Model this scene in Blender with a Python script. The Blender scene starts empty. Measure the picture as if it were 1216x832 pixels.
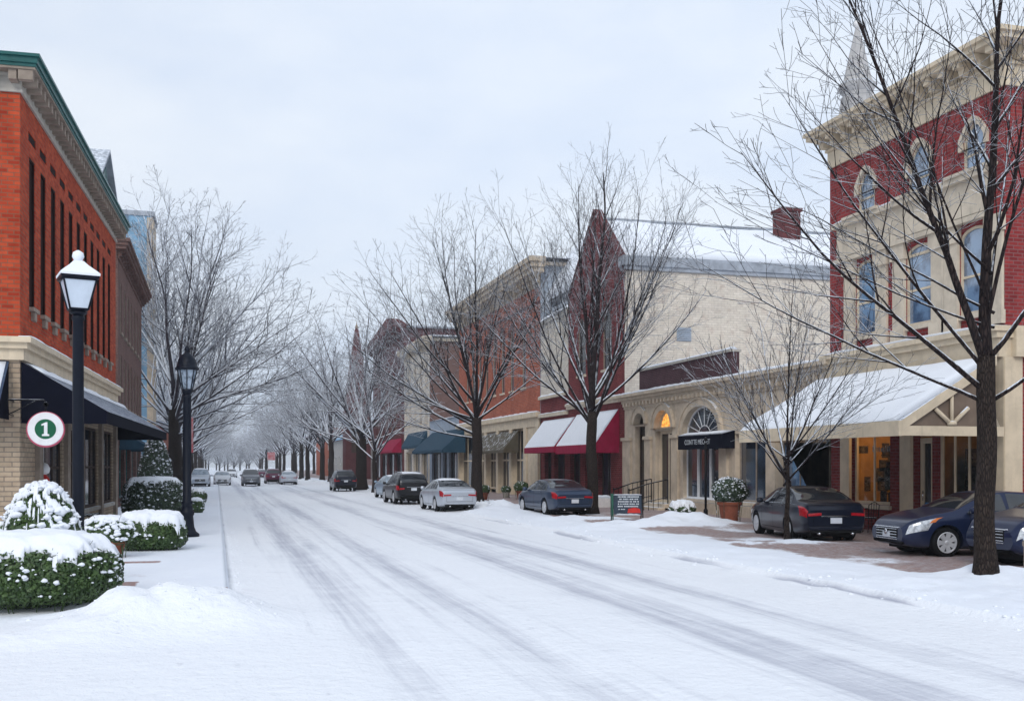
import bpy, bmesh, math, random
import numpy as np
from mathutils import Vector, Matrix, noise, geometry
from math import sin, cos, pi, radians, sqrt, atan2, tan

# ------------------------------------------------------------------ camera, sky, sun, exposure
SC = bpy.context.scene
COL = SC.collection
FPX, HORIZON, CAM_H = 1250.0, 552.0, 2.2
YAW = math.atan(351.0 / FPX)
cam = bpy.data.cameras.new('camera'); cam_o = bpy.data.objects.new('camera', cam); COL.objects.link(cam_o)
cam_o.location = (0, 0, CAM_H); cam_o.rotation_euler = (pi / 2, 0, -YAW)
cam.sensor_width = 36; cam.lens = 36 * FPX / 1216; cam.shift_y = (HORIZON - 416) / 1216
cam.clip_start = .1; cam.clip_end = 4000
SC.camera = cam_o
SC.view_settings.view_transform = 'Standard'; SC.view_settings.look = 'None'
SC.view_settings.gamma = 1; SC.view_settings.use_curve_mapping = False
SC.view_settings.exposure = 0.13
SC.cycles.use_denoising = True
SC.cycles.max_bounces = 6; SC.cycles.diffuse_bounces = 3; SC.cycles.glossy_bounces = 3
SC.cycles.transmission_bounces = 4; SC.cycles.transparent_max_bounces = 6; SC.cycles.volume_bounces = 0
SC.cycles.caustics_reflective = False; SC.cycles.caustics_refractive = False
SC.cycles.sample_clamp_indirect = 4

SUN_EL, SUN_AZ = radians(36), radians(203)      # azimuth measured from +Y (down the street) towards +X
W = bpy.data.worlds.new('World'); SC.world = W; W.use_nodes = True
nt = W.node_tree; N = nt.nodes; N.clear()
def wn(t, **k):
    n = N.new(t)
    for a, b in k.items(): setattr(n, a, b)
    return n
sky = wn('ShaderNodeTexSky', sky_type='NISHITA', sun_disc=False, sun_elevation=SUN_EL, sun_rotation=SUN_AZ, air_density=1.0, dust_density=2.0)
tc = wn('ShaderNodeTexCoord'); mp = wn('ShaderNodeMapping'); mp.inputs['Scale'].default_value = (1, 1, 2.6)
cl = wn('ShaderNodeTexNoise'); cl.inputs['Scale'].default_value = 1.9; cl.inputs['Detail'].default_value = 6; cl.inputs['Roughness'].default_value = .52
cr = wn('ShaderNodeValToRGB'); e = cr.color_ramp.elements
e[0].position = .34; e[0].color = (6.2, 7.2, 8.9, 1); e[1].position = .66; e[1].color = (8.6, 9.1, 9.7, 1)
mx = wn('ShaderNodeMix', data_type='RGBA'); mx.inputs[0].default_value = .90
dt = wn('ShaderNodeVectorMath', operation='DOT_PRODUCT'); dt.inputs[1].default_value = (.36, .78, .51)
gl = wn('ShaderNodeMapRange', interpolation_type='SMOOTHSTEP'); gl.inputs[1].default_value = .80; gl.inputs[2].default_value = 1.0; gl.inputs[3].default_value = 1.0; gl.inputs[4].default_value = 1.07
br_ = wn('ShaderNodeVectorMath', operation='SCALE')
bg = wn('ShaderNodeBackground'); bg.inputs['Strength'].default_value = .1
out = wn('ShaderNodeOutputWorld')
L = nt.links.new
L(tc.outputs['Generated'], mp.inputs[0]); L(mp.outputs[0], cl.inputs['Vector']); L(cl.outputs['Fac'], cr.inputs[0])
L(sky.outputs[0], mx.inputs[6]); L(cr.outputs[0], mx.inputs[7]); L(tc.outputs['Generated'], dt.inputs[0]); L(dt.outputs['Value'], gl.inputs[0]); L(mx.outputs[2], br_.inputs[0]); L(gl.outputs[0], br_.inputs['Scale']); L(br_.outputs[0], bg.inputs[0]); L(bg.outputs[0], out.inputs[0])

sun = bpy.data.lights.new('sun', 'SUN'); sun.energy = 1.3; sun.angle = radians(25); sun.color = (1, .97, .92)
sun_o = bpy.data.objects.new('sun', sun); COL.objects.link(sun_o)
sd = Vector((sin(SUN_AZ) * cos(SUN_EL), cos(SUN_AZ) * cos(SUN_EL), sin(SUN_EL)))
sun_o.rotation_euler = sd.to_track_quat('Z', 'Y').to_euler()

# where a photo pixel lies on a given surface of the real street
TA, CA, SA = tan(YAW), cos(YAW), sin(YAW)
def on_x(px, py, X):                    # on the plane x = X (street facades): (y, z)
    t = X * FPX / (CA * (px - 257.0)); u = (px - 608) / FPX
    return t * CA * (1 - u * TA), CAM_H - (py - HORIZON) * t / FPX
def on_y(px, py, Y):                    # on the plane y = Y (walls across the street): (x, z)
    u = (px - 608) / FPX; t = Y / (CA * (1 - u * TA))
    return CA * (px - 257) * t / FPX, CAM_H - (py - HORIZON) * t / FPX
def on_ground(px, py, z=0.0):
    t = (CAM_H - z) * FPX / (py - HORIZON); u = (px - 608) / FPX
    return CA * (px - 257) * t / FPX, t * CA * (1 - u * TA)

# ------------------------------------------------------------------ objects
def tag(o, label=None, cat=None, group=None, kind=None):
    for k, v in (('label', label), ('category', cat), ('group', group), ('kind', kind)):
        if v: o[k] = v
    return o
def thing(name, label, cat, loc=(0, 0, 0), rot=0, group=None):
    o = bpy.data.objects.new(name, None); COL.objects.link(o); o.empty_display_size = .3
    o.location = loc; o.rotation_euler = (0, 0, rot)
    return tag(o, label, cat, group)
def copy_tree(o, parent=None):
    c = o.copy(); COL.objects.link(c); c.parent = parent
    for ch in list(o.children): copy_tree(ch, c)
    return c

class MB:
    """collects geometry; build() links it as one mesh object (verts given in world space, org = base of the thing)"""
    def __init__(s, org=(0, 0, 0)): s.v = []; s.f = []; s.org = Vector(org); s.sm = []
    def add(s, vs, fs, smooth=False):
        b = len(s.v); s.v.extend([tuple(p) for p in vs]); s.f.extend([tuple(i + b for i in f) for f in fs]); s.sm.extend([smooth] * len(fs)); return b
    def box(s, x0, x1, y0, y1, z0, z1):
        x0, x1 = min(x0, x1), max(x0, x1); y0, y1 = min(y0, y1), max(y0, y1); z0, z1 = min(z0, z1), max(z0, z1)
        s.add([(x0,y0,z0),(x1,y0,z0),(x1,y1,z0),(x0,y1,z0),(x0,y0,z1),(x1,y0,z1),(x1,y1,z1),(x0,y1,z1)],
              [(3,2,1,0),(4,5,6,7),(0,1,5,4),(1,2,6,5),(2,3,7,6),(3,0,4,7)]); return s
    def bbox(s, x0, x1, y0, y1, z0, z1, b=.02):     # box with chamfered edges
        x0, x1 = min(x0, x1), max(x0, x1); y0, y1 = min(y0, y1), max(y0, y1); z0, z1 = min(z0, z1), max(z0, z1)
        bm = bmesh.new(); bmesh.ops.create_cube(bm, size=1)
        for v in bm.verts: v.co = Vector(((x0+x1)/2 + v.co.x*(x1-x0), (y0+y1)/2 + v.co.y*(y1-y0), (z0+z1)/2 + v.co.z*(z1-z0)))
        bmesh.ops.bevel(bm, geom=bm.edges[:], offset=min(b, .45*min(x1-x0, y1-y0, z1-z0)), segments=1, affect='EDGES')
        bm.verts.index_update(); s.add([v.co for v in bm.verts], [[v.index for v in f.verts] for f in bm.faces]); bm.free(); return s
    def hull(s, a, b):                              # prism between two equal rings
        n = len(a); s.add(list(a) + list(b), [tuple(range(n))[::-1], tuple(range(n, 2*n))] + [(i, (i+1) % n, n+(i+1) % n, n+i) for i in range(n)]); return s
    def fbox(s, F, u0, u1, z0, z1, w0, w1):
        a, b = F.p(u0, z0, w0), F.p(u1, z1, w1); return s.box(a[0], b[0], a[1], b[1], a[2], b[2])
    def fprism(s, F, poly, w0, w1):
        a = [F.p(u, z, w0) for u, z in poly]; b = [F.p(u, z, w1) for u, z in poly]; n = len(poly)
        tr = geometry.tessellate_polygon([[Vector((u, z, 0)) for u, z in poly]])
        s.add(a + b, [t for t in tr] + [tuple(i + n for i in t) for t in tr] + [(i, (i+1) % n, n+(i+1) % n, n+i) for i in range(n)]); return s
    def fwall(s, F, outer, holes, depth=.25, w=0.0, rim=False):
        loops = [outer] + holes
        tr = geometry.tessellate_polygon([[Vector((u, z, 0)) for u, z in l] for l in loops])
        flat = [F.p(u, z, w) for l in loops for u, z in l]
        s.add(flat, tr)
        for l in (loops if rim else holes):
            n = len(l); a = [F.p(u, z, w) for u, z in l]; b = [F.p(u, z, w - depth) for u, z in l]
            s.add(a + b, [(i, (i+1) % n, n+(i+1) % n, n+i) for i in range(n)])
        return s
    def tube(s, pts, rads, n=6, cap=True):
        pts = [Vector(p) for p in pts]; m = len(pts); vs = []
        ref = None
        for i, p in enumerate(pts):
            d = (pts[min(i+1, m-1)] - pts[max(i-1, 0)])
            if d.length < 1e-9: d = Vector((0, 0, 1))
            d.normalize()
            if ref is None: ref = Vector((1, 0, 0)) if abs(d.x) < .8 else Vector((0, 1, 0))
            a = (ref - d * ref.dot(d)).normalized(); b = d.cross(a); ref = a
            r = rads[i] if hasattr(rads, '__len__') else rads
            for k in range(n):
                q = 2*pi*k/n; vs.append(p + a*(cos(q)*r) + b*(sin(q)*r))
        fs = [(i*n+k, i*n+(k+1) % n, (i+1)*n+(k+1) % n, (i+1)*n+k) for i in range(m-1) for k in range(n)]
        if cap: fs += [tuple(range(n))[::-1], tuple(range((m-1)*n, m*n))]
        s.add(vs, fs, True); return s
    def lathe(s, prof, c=(0, 0, 0), n=16, axis='z', smooth=True, rot=0, cap=True):
        vs = []
        for r, h in prof:
            for k in range(n):
                q = 2*pi*k/n + rot
                if axis == 'z': vs.append((c[0]+r*cos(q), c[1]+r*sin(q), c[2]+h))
                elif axis == 'y': vs.append((c[0]+r*sin(q), c[1]+h, c[2]+r*cos(q)))
                else: vs.append((c[0]+h, c[1]+r*cos(q), c[2]+r*sin(q)))
        m = len(prof)
        fs = [(i*n+k, i*n+(k+1) % n, (i+1)*n+(k+1) % n, (i+1)*n+k) for i in range(m-1) for k in range(n)]
        if cap: fs += [tuple(range(n))[::-1], tuple(range((m-1)*n, m*n))]
        s.add(vs, fs, smooth); return s
    def slab(s, p00, p10, p11, p01, th, nu=10, nv=10, amp=.02, seed=0, edge=.25, freq=1.2, base=.012):
        """a layer lying on a patch, its top lumpy and thinning to rounded edges"""
        p00, p10, p11, p01 = map(Vector, (p00, p10, p11, p01)); nrm = (p10-p00).cross(p01-p00).normalized()
        if nrm.z < 0: nrm = -nrm
        top, bot = [], []
        for j in range(nv+1):
            for i in range(nu+1):
                u, v = i/nu, j/nv; p = p00*(1-u)*(1-v)+p10*u*(1-v)+p11*u*v+p01*(1-u)*v
                du = min(u, 1-u)*(p10-p00).length; dv = min(v, 1-v)*(p01-p00).length
                k = min(1, sqrt(min(du, dv)/edge + .0)) if edge > 0 else 1
                q = p + Vector((seed*7.1, seed*3.3, 0))
                h = base + (th*k) + amp*k*noise.fractal(q*freq, 1, 2, 3)
                top.append(p + nrm*max(h, base)); bot.append(p)
        n1 = nu+1; M = len(top); fs = []
        for j in range(nv):
            for i in range(nu): fs.append((j*n1+i, j*n1+i+1, (j+1)*n1+i+1, (j+1)*n1+i))
        ring = [i for i in range(n1)] + [j*n1+nu for j in range(1, nv+1)] + [nv*n1+i for i in range(nu-1, -1, -1)] + [j*n1 for j in range(nv-1, 0, -1)]
        if (p10-p00).cross(p01-p00).z < 0: fs = [f[::-1] for f in fs]
        fs2 = [(ring[k], ring[(k+1) % len(ring)], M+ring[(k+1) % len(ring)], M+ring[k]) for k in range(len(ring))]
        b = s.add(top + bot, fs, True); s.f.extend([tuple(i+b for i in f) for f in fs2]); s.sm.extend([True]*len(fs2)); return s
    def build(s, name, mat, parent=None, angle=None):
        me = bpy.data.meshes.new(name)
        if s.v:
            va = np.array(s.v, dtype=np.float64) - np.array(s.org)
            me.from_pydata(va.tolist(), [], s.f)
            me.polygons.foreach_set('use_smooth', s.sm)
            if angle: me.set_sharp_from_angle(angle=radians(angle))
        for m in (mat if isinstance(mat, (list, tuple)) else [mat]): me.materials.append(m)
        me.update()
        o = bpy.data.objects.new(name, me); COL.objects.link(o)
        if parent: o.parent = parent
        else: o.location = s.org
        return o

class Fac:
    """a wall plane: R faces the street from the right (-x), L from the left (+x), S faces south (-y)"""
    def __init__(s, kind, c): s.k, s.c = kind, c
    def p(s, u, z, w=0.0):
        if s.k == 'R': return (s.c - w, u, z)
        if s.k == 'L': return (s.c + w, u, z)
        return (u, s.c - w, z)

# ------------------------------------------------------------------ materials
def mat(name):
    m = bpy.data.materials.new(name); m.use_nodes = True
    t = m.node_tree; b = t.nodes['Principled BSDF']; return m, t, b
def nn(t, typ, **k):
    n = t.nodes.new(typ)
    for a, v in k.items(): setattr(n, a, v)
    return n
def noise_tex(t, scale, detail=4, rough=.55, vec=None, dist=0):
    n = nn(t, 'ShaderNodeTexNoise'); n.inputs['Scale'].default_value = scale; n.inputs['Detail'].default_value = detail
    n.inputs['Roughness'].default_value = rough; n.inputs['Distortion'].default_value = dist
    if vec is not None: t.links.new(vec, n.inputs['Vector'])
    return n
def math_n(t, op, a, b=None, c=None, clamp=False):
    n = nn(t, 'ShaderNodeMath', operation=op, use_clamp=clamp)
    for i, x in enumerate((a, b, c)):
        if x is None: continue
        if isinstance(x, (int, float)): n.inputs[i].default_value = x
        else: t.links.new(x, n.inputs[i])
    return n.outputs[0]
def maprange(t, x, a, b, c=0.0, d=1.0, smooth=True):
    n = nn(t, 'ShaderNodeMapRange', interpolation_type='SMOOTHSTEP' if smooth else 'LINEAR')
    t.links.new(x, n.inputs[0])
    for i, v in enumerate((a, b, c, d)): n.inputs[i+1].default_value = v
    return n.outputs[0]
def mixc(t, f, a, b, mode='MIX'):
    n = nn(t, 'ShaderNodeMix', data_type='RGBA', blend_type=mode)
    for i, x in ((0, f), (6, a), (7, b)):
        if isinstance(x, (int, float)): n.inputs[i].default_value = x
        elif isinstance(x, (tuple, list)): n.inputs[i].default_value = (*x[:3], 1)
        else: t.links.new(x, n.inputs[i])
    return n.outputs[2]
def bump(t, b, h, strength=.3, dist=.02):
    n = nn(t, 'ShaderNodeBump'); n.inputs['Strength'].default_value = strength; n.inputs['Distance'].default_value = dist
    t.links.new(h, n.inputs['Height']); t.links.new(n.outputs[0], b.inputs['Normal'])
def objco(t): return nn(t, 'ShaderNodeTexCoord').outputs['Object']
def worldpos(t): return nn(t, 'ShaderNodeNewGeometry').outputs['Position']
SNOW_C = (.80, .85, .93)
def lay_snow(t, base, lo, hi, amp=.35, scale=6.0, keep=0.0):
    """snow lying on whatever faces up"""
    g = nn(t, 'ShaderNodeNewGeometry'); sx = nn(t, 'ShaderNodeSeparateXYZ'); t.links.new(g.outputs['Normal'], sx.inputs[0])
    nz = noise_tex(t, scale, 4, .6, objco(t))
    k = math_n(t, 'ADD', sx.outputs[2], math_n(t, 'MULTIPLY', math_n(t, 'SUBTRACT', nz.outputs['Fac'], .5), amp*2))
    f = maprange(t, k, lo, hi)
    return mixc(t, f, base, SNOW_C), f

def brick_mat(name, c1, c2, mortar, bw=.23, rh=.078, msize=.011, snow=None, dirt=.35, paint=False, weath=(.5,.5,.55)):
    m, t, b = mat(name); g = objco(t); s = nn(t, 'ShaderNodeSeparateXYZ'); t.links.new(g, s.inputs[0])
    c = nn(t, 'ShaderNodeCombineXYZ'); t.links.new(math_n(t, 'ADD', s.outputs[0], s.outputs[1]), c.inputs[0]); t.links.new(s.outputs[2], c.inputs[1])
    br = nn(t, 'ShaderNodeTexBrick'); t.links.new(c.outputs[0], br.inputs['Vector'])
    for k, v in (('Scale', 1), ('Mortar Size', msize), ('Mortar Smooth', .2), ('Bias', 0), ('Brick Width', bw), ('Row Height', rh)): br.inputs[k].default_value = v
    br.inputs['Color1'].default_value = (*c1, 1); br.inputs['Color2'].default_value = (*c2, 1); br.inputs['Mortar'].default_value = (*mortar, 1)
    n1 = noise_tex(t, .7, 5, .6, g); n2 = noise_tex(t, 5.5, 3, .6, g)
    col = mixc(t, math_n(t, 'MULTIPLY', maprange(t, noise_tex(t, 2.1, 2, .5, c.outputs[0]).outputs['Fac'], .5, .75), .35), br.outputs['Color'], (.55, .42, .40), 'MULTIPLY'); bcol = col
    col = mixc(t, math_n(t, 'MULTIPLY', maprange(t, n1.outputs['Fac'], .35, .75), dirt), bcol, weath, 'MULTIPLY')
    col = mixc(t, math_n(t, 'MULTIPLY', maprange(t, n2.outputs['Fac'], .4, .7), .25), col, (.55, .5, .5), 'MULTIPLY')
    if snow: col, _ = lay_snow(t, col, *snow)
    t.links.new(col, b.inputs['Base Color']); b.inputs['Roughness'].default_value = .9; b.inputs['Specular IOR Level'].default_value = .08
    h = math_n(t, 'ADD', math_n(t, 'MULTIPLY', br.outputs['Fac'], -1), math_n(t, 'MULTIPLY', n2.outputs['Fac'], .4))
    bump(t, b, h, .5, .012); return m
def plain(name, c, rough=.7, var=.25, scale=4.0, snow=None, metal=0.0, bmp=.15, streak=0.0, c2=None, coat=0.0, spec=.15):
    m, t, b = mat(name); g = objco(t); n1 = noise_tex(t, scale, 5, .6, g)
    d = tuple(x*(1-var) for x in c) if c2 is None else c2
    col = mixc(t, maprange(t, n1.outputs['Fac'], .3, .7), c, d)
    if streak:
        mpn = nn(t, 'ShaderNodeMapping'); mpn.inputs['Scale'].default_value = (3, 3, .25); t.links.new(g, mpn.inputs[0])
        ns = noise_tex(t, 2.0, 5, .65, mpn.outputs[0])
        col = mixc(t, math_n(t, 'MULTIPLY', maprange(t, ns.outputs['Fac'], .5, .75), streak), col, tuple(x*.45 for x in c))
    if snow: col, _ = lay_snow(t, col, *snow)
    t.links.new(col, b.inputs['Base Color']); b.inputs['Roughness'].default_value = rough; b.inputs['Metallic'].default_value = metal
    b.inputs['Coat Weight'].default_value = coat; b.inputs['Specular IOR Level'].default_value = spec
    if bmp:
        n2 = noise_tex(t, scale*9, 3, .6, g); bump(t, b, n2.outputs['Fac'], bmp, .01)
    return m
def snow_mat():
    m, t, b = mat('snow'); g = worldpos(t)
    n1 = noise_tex(t, 1.3, 6, .6, g); n2 = noise_tex(t, 28, 3, .7, g)
    t.links.new(mixc(t, n1.outputs['Fac'], (.84, .87, .92), (.79, .83, .90)), b.inputs['Base Color'])
    b.inputs['Roughness'].default_value = .65; b.inputs['Specular IOR Level'].default_value = .3
    bump(t, b, math_n(t, 'ADD', math_n(t, 'MULTIPLY', n1.outputs['Fac'], 2), math_n(t, 'MULTIPLY', n2.outputs['Fac'], .35)), .35, .05); return m
def glass_mat(name, c, c2=None, ior=2.0, rough=.06, scale=1.1):
    m, t, b = mat(name); g = objco(t); n1 = noise_tex(t, scale, 4, .6, g)
    t.links.new(mixc(t, maprange(t, n1.outputs['Fac'], .42, .62), c, c2 or tuple(x*.4 for x in c)), b.inputs['Base Color'])
    b.inputs['Roughness'].default_value = rough; b.inputs['IOR'].default_value = ior
    n2 = noise_tex(t, .8, 1, .5, g); bump(t, b, n2.outputs['Fac'], .05, .05); return m
def clear_glass():
    m, t, b = mat('shop_glass'); t.nodes.remove(b)
    tr = nn(t, 'ShaderNodeBsdfTransparent'); tr.inputs[0].default_value = (.78, .82, .84, 1)
    gl = nn(t, 'ShaderNodeBsdfGlossy'); gl.inputs['Roughness'].default_value = .03
    fr = nn(t, 'ShaderNodeFresnel'); fr.inputs[0].default_value = 1.7
    mx = nn(t, 'ShaderNodeMixShader'); t.links.new(fr.outputs[0], mx.inputs[0]); t.links.new(tr.outputs[0], mx.inputs[1]); t.links.new(gl.outputs[0], mx.inputs[2])
    t.links.new(mx.outputs[0], t.nodes['Material Output'].inputs[0]); return m
def lit(name, c, strength, c2=None, scale=3.0):
    m, t, b = mat(name); g = objco(t); n1 = noise_tex(t, scale, 4, .6, g)
    b.inputs['Base Color'].default_value = (*c, 1)
    t.links.new(mixc(t, maprange(t, n1.outputs['Fac'], .4, .62), c, c2 or tuple(x*.3 for x in c)), b.inputs['Emission Color'])
    b.inputs['Emission Strength'].default_value = strength; b.inputs['Roughness'].default_value = .2; return m
def bark_mat(name, c1, c2, snow, scale=14.0, amp=.45, sscale=5.0):
    m, t, b = mat(name); g = objco(t)
    mpn = nn(t, 'ShaderNodeMapping'); mpn.inputs['Scale'].default_value = (1, 1, .22); t.links.new(g, mpn.inputs[0])
    v = nn(t, 'ShaderNodeTexVoronoi', feature='DISTANCE_TO_EDGE'); v.inputs['Scale'].default_value = scale; t.links.new(mpn.outputs[0], v.inputs['Vector'])
    n1 = noise_tex(t, scale*1.5, 5, .65, mpn.outputs[0])
    f = maprange(t, math_n(t, 'ADD', v.outputs['Distance'], math_n(t, 'MULTIPLY', n1.outputs['Fac'], .25)), .1, .42)
    col = mixc(t, f, c2, c1)
    if snow: col, _ = lay_snow(t, col, snow[0], snow[1], amp, sscale)
    t.links.new(col, b.inputs['Base Color']); b.inputs['Roughness'].default_value = .9; b.inputs['Specular IOR Level'].default_value = .12
    bump(t, b, f, .8, .03); return m
def leaf_mat(name, c1, c2, snow):
    m, t, b = mat(name); g = objco(t); n1 = noise_tex(t, 9, 3, .6, g)
    col = mixc(t, maprange(t, n1.outputs['Fac'], .35, .65), c1, c2)
    if snow:
        n2 = noise_tex(t, 7, 4, .65, g)
        col = mixc(t, maprange(t, n2.outputs['Fac'], snow[0], snow[1]), col, SNOW_C)
    t.links.new(col, b.inputs['Base Color']); b.inputs['Roughness'].default_value = .5; return m
def paint_car(name, c, met=.3, dust=.02):
    m, t, b = mat(name); g = objco(t); n1 = noise_tex(t, 3.0, 5, .65, g)
    s = nn(t, 'ShaderNodeSeparateXYZ'); t.links.new(g, s.inputs[0])
    low = maprange(t, math_n(t, 'ADD', s.outputs[2], math_n(t, 'MULTIPLY', n1.outputs['Fac'], .5)), .35, .85, 1, 0)
    f = math_n(t, 'MULTIPLY', low, dust*3, clamp=True)
    t.links.new(mixc(t, f, c, (.30, .30, .32)), b.inputs['Base Color'])
    b.inputs['Metallic'].default_value = met; b.inputs['Roughness'].default_value = .28; b.inputs['Specular IOR Level'].default_value = .2
    b.inputs['Coat Weight'].default_value = .40; b.inputs['Coat Roughness'].default_value = .04; return m

M = {}
M['snow'] = snow_mat()
M['red_brick'] = brick_mat('red_brick', (.54, .085, .034), (.34, .038, .017), (.26, .10, .06), .28, .1, .013)
M['tan_brick'] = brick_mat('tan_brick', (.50, .39, .28), (.40, .31, .22), (.24, .2, .16), .36, .12, .014)
M['brown_brick'] = brick_mat('brown_brick', (.20, .105, .085), (.14, .075, .062), (.2, .16, .15))
M['crimson_brick'] = brick_mat('crimson_brick', (.34, .052, .050), (.21, .030, .032), (.24, .12, .12), .28, .1, .012)
M['maroon_brick'] = brick_mat('maroon_brick', (.23, .042, .042), (.155, .028, .030), (.20, .10, .10), .28, .1, .012)
M['orange_brick'] = brick_mat('orange_brick', (.48, .13, .07), (.35, .08, .045), (.34, .22, .17), .28, .1)
M['dark_red_brick'] = brick_mat('dark_red_brick', (.17, .048, .05), (.115, .032, .036), (.1, .05, .05))
M['cream_brick'] = brick_mat('cream_brick', (.74, .68, .59), (.66, .60, .51), (.56, .51, .45), .36, .125, .012, dirt=.25)
M['plum_brick'] = brick_mat('plum_brick', (.10, .045, .055), (.075, .034, .042), (.12, .09, .09))
M['limestone'] = plain('limestone', (.66, .57, .45), .85, .22, 2.2, (.72, .9), streak=.35)
M['sandstone'] = plain('sandstone', (.60, .50, .385), .88, .25, 2.0, (.72, .9), streak=.4)
M['cream_trim'] = plain('cream_trim', (.68, .57, .42), .6, .18, 2.5, (.7, .9), streak=.3)
M['grey_trim'] = plain('grey_trim', (.48, .45, .40), .7, .2, 2.5, (.75, .9), streak=.4)
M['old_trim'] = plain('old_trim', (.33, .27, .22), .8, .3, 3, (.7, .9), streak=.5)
M['white_stone'] = plain('white_stone', (.80, .78, .77), .8, .15, 5, (.55, .95))
M['green_metal'] = plain('green_metal', (.012, .10, .095), .45, .25, 3, None, coat=.2)
M['blue_panel'] = plain('blue_panel', (.25, .44, .62), .45, .25, 1.2, None, bmp=.05, streak=.3)
M['dark_wood'] = plain('dark_wood', (.07, .045, .032), .7, .3, 4, None)
M['brown_panel'] = plain('brown_panel', (.20, .15, .115), .75, .2, 3, None)
M['iron'] = plain('iron', (.006, .006, .008), .5, .2, 8, (.8, .95), spec=.15)
M['lamp_paint'] = plain('lamp_paint', (.006, .009, .018), .45, .2, 8, None, spec=.15)
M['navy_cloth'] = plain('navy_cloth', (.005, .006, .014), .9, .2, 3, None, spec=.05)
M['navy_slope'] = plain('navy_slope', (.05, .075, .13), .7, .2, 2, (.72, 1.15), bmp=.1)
M['burgundy_cloth'] = plain('burgundy_cloth', (.33, .012, .055), .75, .25, 3, None)
M['olive_cloth'] = plain('olive_cloth', (.10, .085, .06), .8, .2, 3, (.62, .92, .55, 3.5))
M['teal_cloth'] = plain('teal_cloth', (.02, .06, .10), .75, .2, 3, (.95, 1.2))
M['teal_paint'] = plain('teal_paint', (.02, .16, .17), .6, .2, 3, None)
M['glass'] = glass_mat('window_glass', (.035, .05, .075), (.01, .012, .018))
M['sky_glass'] = glass_mat('upper_window_glass', (.16, .27, .42), (.05, .10, .18), 2.6, .05, 1.6)  # blue base colour paints in the reflected sky
M['dark_glass'] = glass_mat('dark_window_glass', (.022, .02, .022), (.006, .006, .008), 1.6, .12)
M['shop_glass'] = clear_glass()
M['slit_dark'] = plain('slit_dark', (.022, .008, .007), .8, .3, 5, spec=.05)
M['orange_lit'] = lit('lit_transom', (1.0, .50, .10), 1.1, (.35, .10, .01), 6)
M['warm_wall'] = plain('warm_wall', (.55, .32, .12), .8, .3, 3)
M['goods'] = plain('shelf_goods', (.16, .13, .10), .7, .3, 9, None, c2=(.02, .02, .025))
M['dark_room'] = plain('dark_room', (.035, .03, .028), .9, .3, 2)
M['bark'] = bark_mat('tree_bark', (.050, .037, .031), (.015, .011, .010), (.80, 1.2), 34, .35, 3)
M['limb'] = bark_mat('limb_bark', (.040, .028, .026), (.010, .007, .008), (.26, .50), 18, .40, 6)
M['twig'] = bark_mat('twig_bark', (.036, .026, .027), (.014, .010, .011), (.12, .50), 18, .45, 5)
M['frost_haze_twig'] = bark_mat('frosted_haze_twig', (.07, .058, .07), (.03, .024, .03), (-.30, .30), 18, .45, 3)  # real frost, whitened further to paint in distance haze
M['leaf'] = leaf_mat('hedge_leaf', (.055, .105, .022), (.020, .048, .012), None)
M['leaf_frost'] = leaf_mat('frosted_leaf', (.030, .058, .022), (.014, .030, .014), (.56, .66))
M['terracotta'] = plain('terracotta', (.27, .085, .05), .8, .3, 5, (.8, .95))
M['rubber'] = plain('tyre_rubber', (.010, .010, .011), .85, .3, 9, spec=.1)
M['rim'] = plain('alloy_rim', (.62, .63, .66), .35, .15, 6, metal=.35)
M['chrome'] = plain('chrome', (.7, .72, .75), .15, .1, 6, metal=1.0, bmp=0)
M['car_glass'] = glass_mat('car_glass', (.02, .026, .034), (.012, .014, .018), 1.75, .04, .8)
M['car_glass_frost'] = glass_mat('frosted_car_glass', (.30, .36, .42), (.12, .16, .2), 1.7, .18, 2.5)
M['black_plastic'] = plain('black_plastic', (.007, .007, .008), .6, .2, 8, spec=.12)
M['tail_red'] = plain('tail_lens', (.42, .012, .02), .15, .3, 14, bmp=0, coat=.8)
M['amber'] = plain('amber_lens', (.65, .16, .02), .15, .2, 14, bmp=0, coat=.8)
M['head_lens'] = plain('head_lens', (.75, .78, .82), .12, .45, 16, metal=.4, bmp=0, coat=1.0)
M['plate'] = plain('plate_metal', (.62, .66, .72), .4, .1, 6)
M['lamp_glass'] = plain('lamp_glass', (.62, .70, .80), .25, .15, 2, bmp=.05)
M['clear_lamp'] = glass_mat('clear_lamp_glass', (.34, .42, .52), (.08, .10, .13), 1.6, .08, 5)
M['white_paint'] = plain('white_paint', (.78, .78, .79), .5, .1, 6)
M['sign_green'] = plain('sign_green', (.012, .11, .055), .5, .1, 6)
M['sign_pink'] = plain('sign_rim', (.50, .10, .16), .5, .2, 8)
M['board'] = plain('sign_board', (.035, .05, .075), .6, .25, 6)
M['board_green'] = plain('board_green', (.03, .12, .08), .6, .25, 6)
M['chalk'] = plain('chalk_white', (.6, .64, .68), .8, .3, 12)
M['dusty_red'] = plain('dusty_red', (.42, .06, .08), .8, .5, 5, c2=(.5, .35, .36))
M['red_paint'] = plain('red_paint', (.55, .03, .025), .5, .2, 6)
M['blue_paint'] = plain('blue_paint', (.03, .16, .38), .5, .2, 6)
M['slate_metal'] = plain('slate_metal', (.40, .44, .50), .5, .35, 2, (.75, 1.0), metal=.1, streak=.3)
M['slate_wall'] = plain('slate_wall', (.36, .42, .50), .7, .2, 2)
M['house_white'] = plain('house_white', (.50, .48, .45), .8, .2, 1.5)
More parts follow.
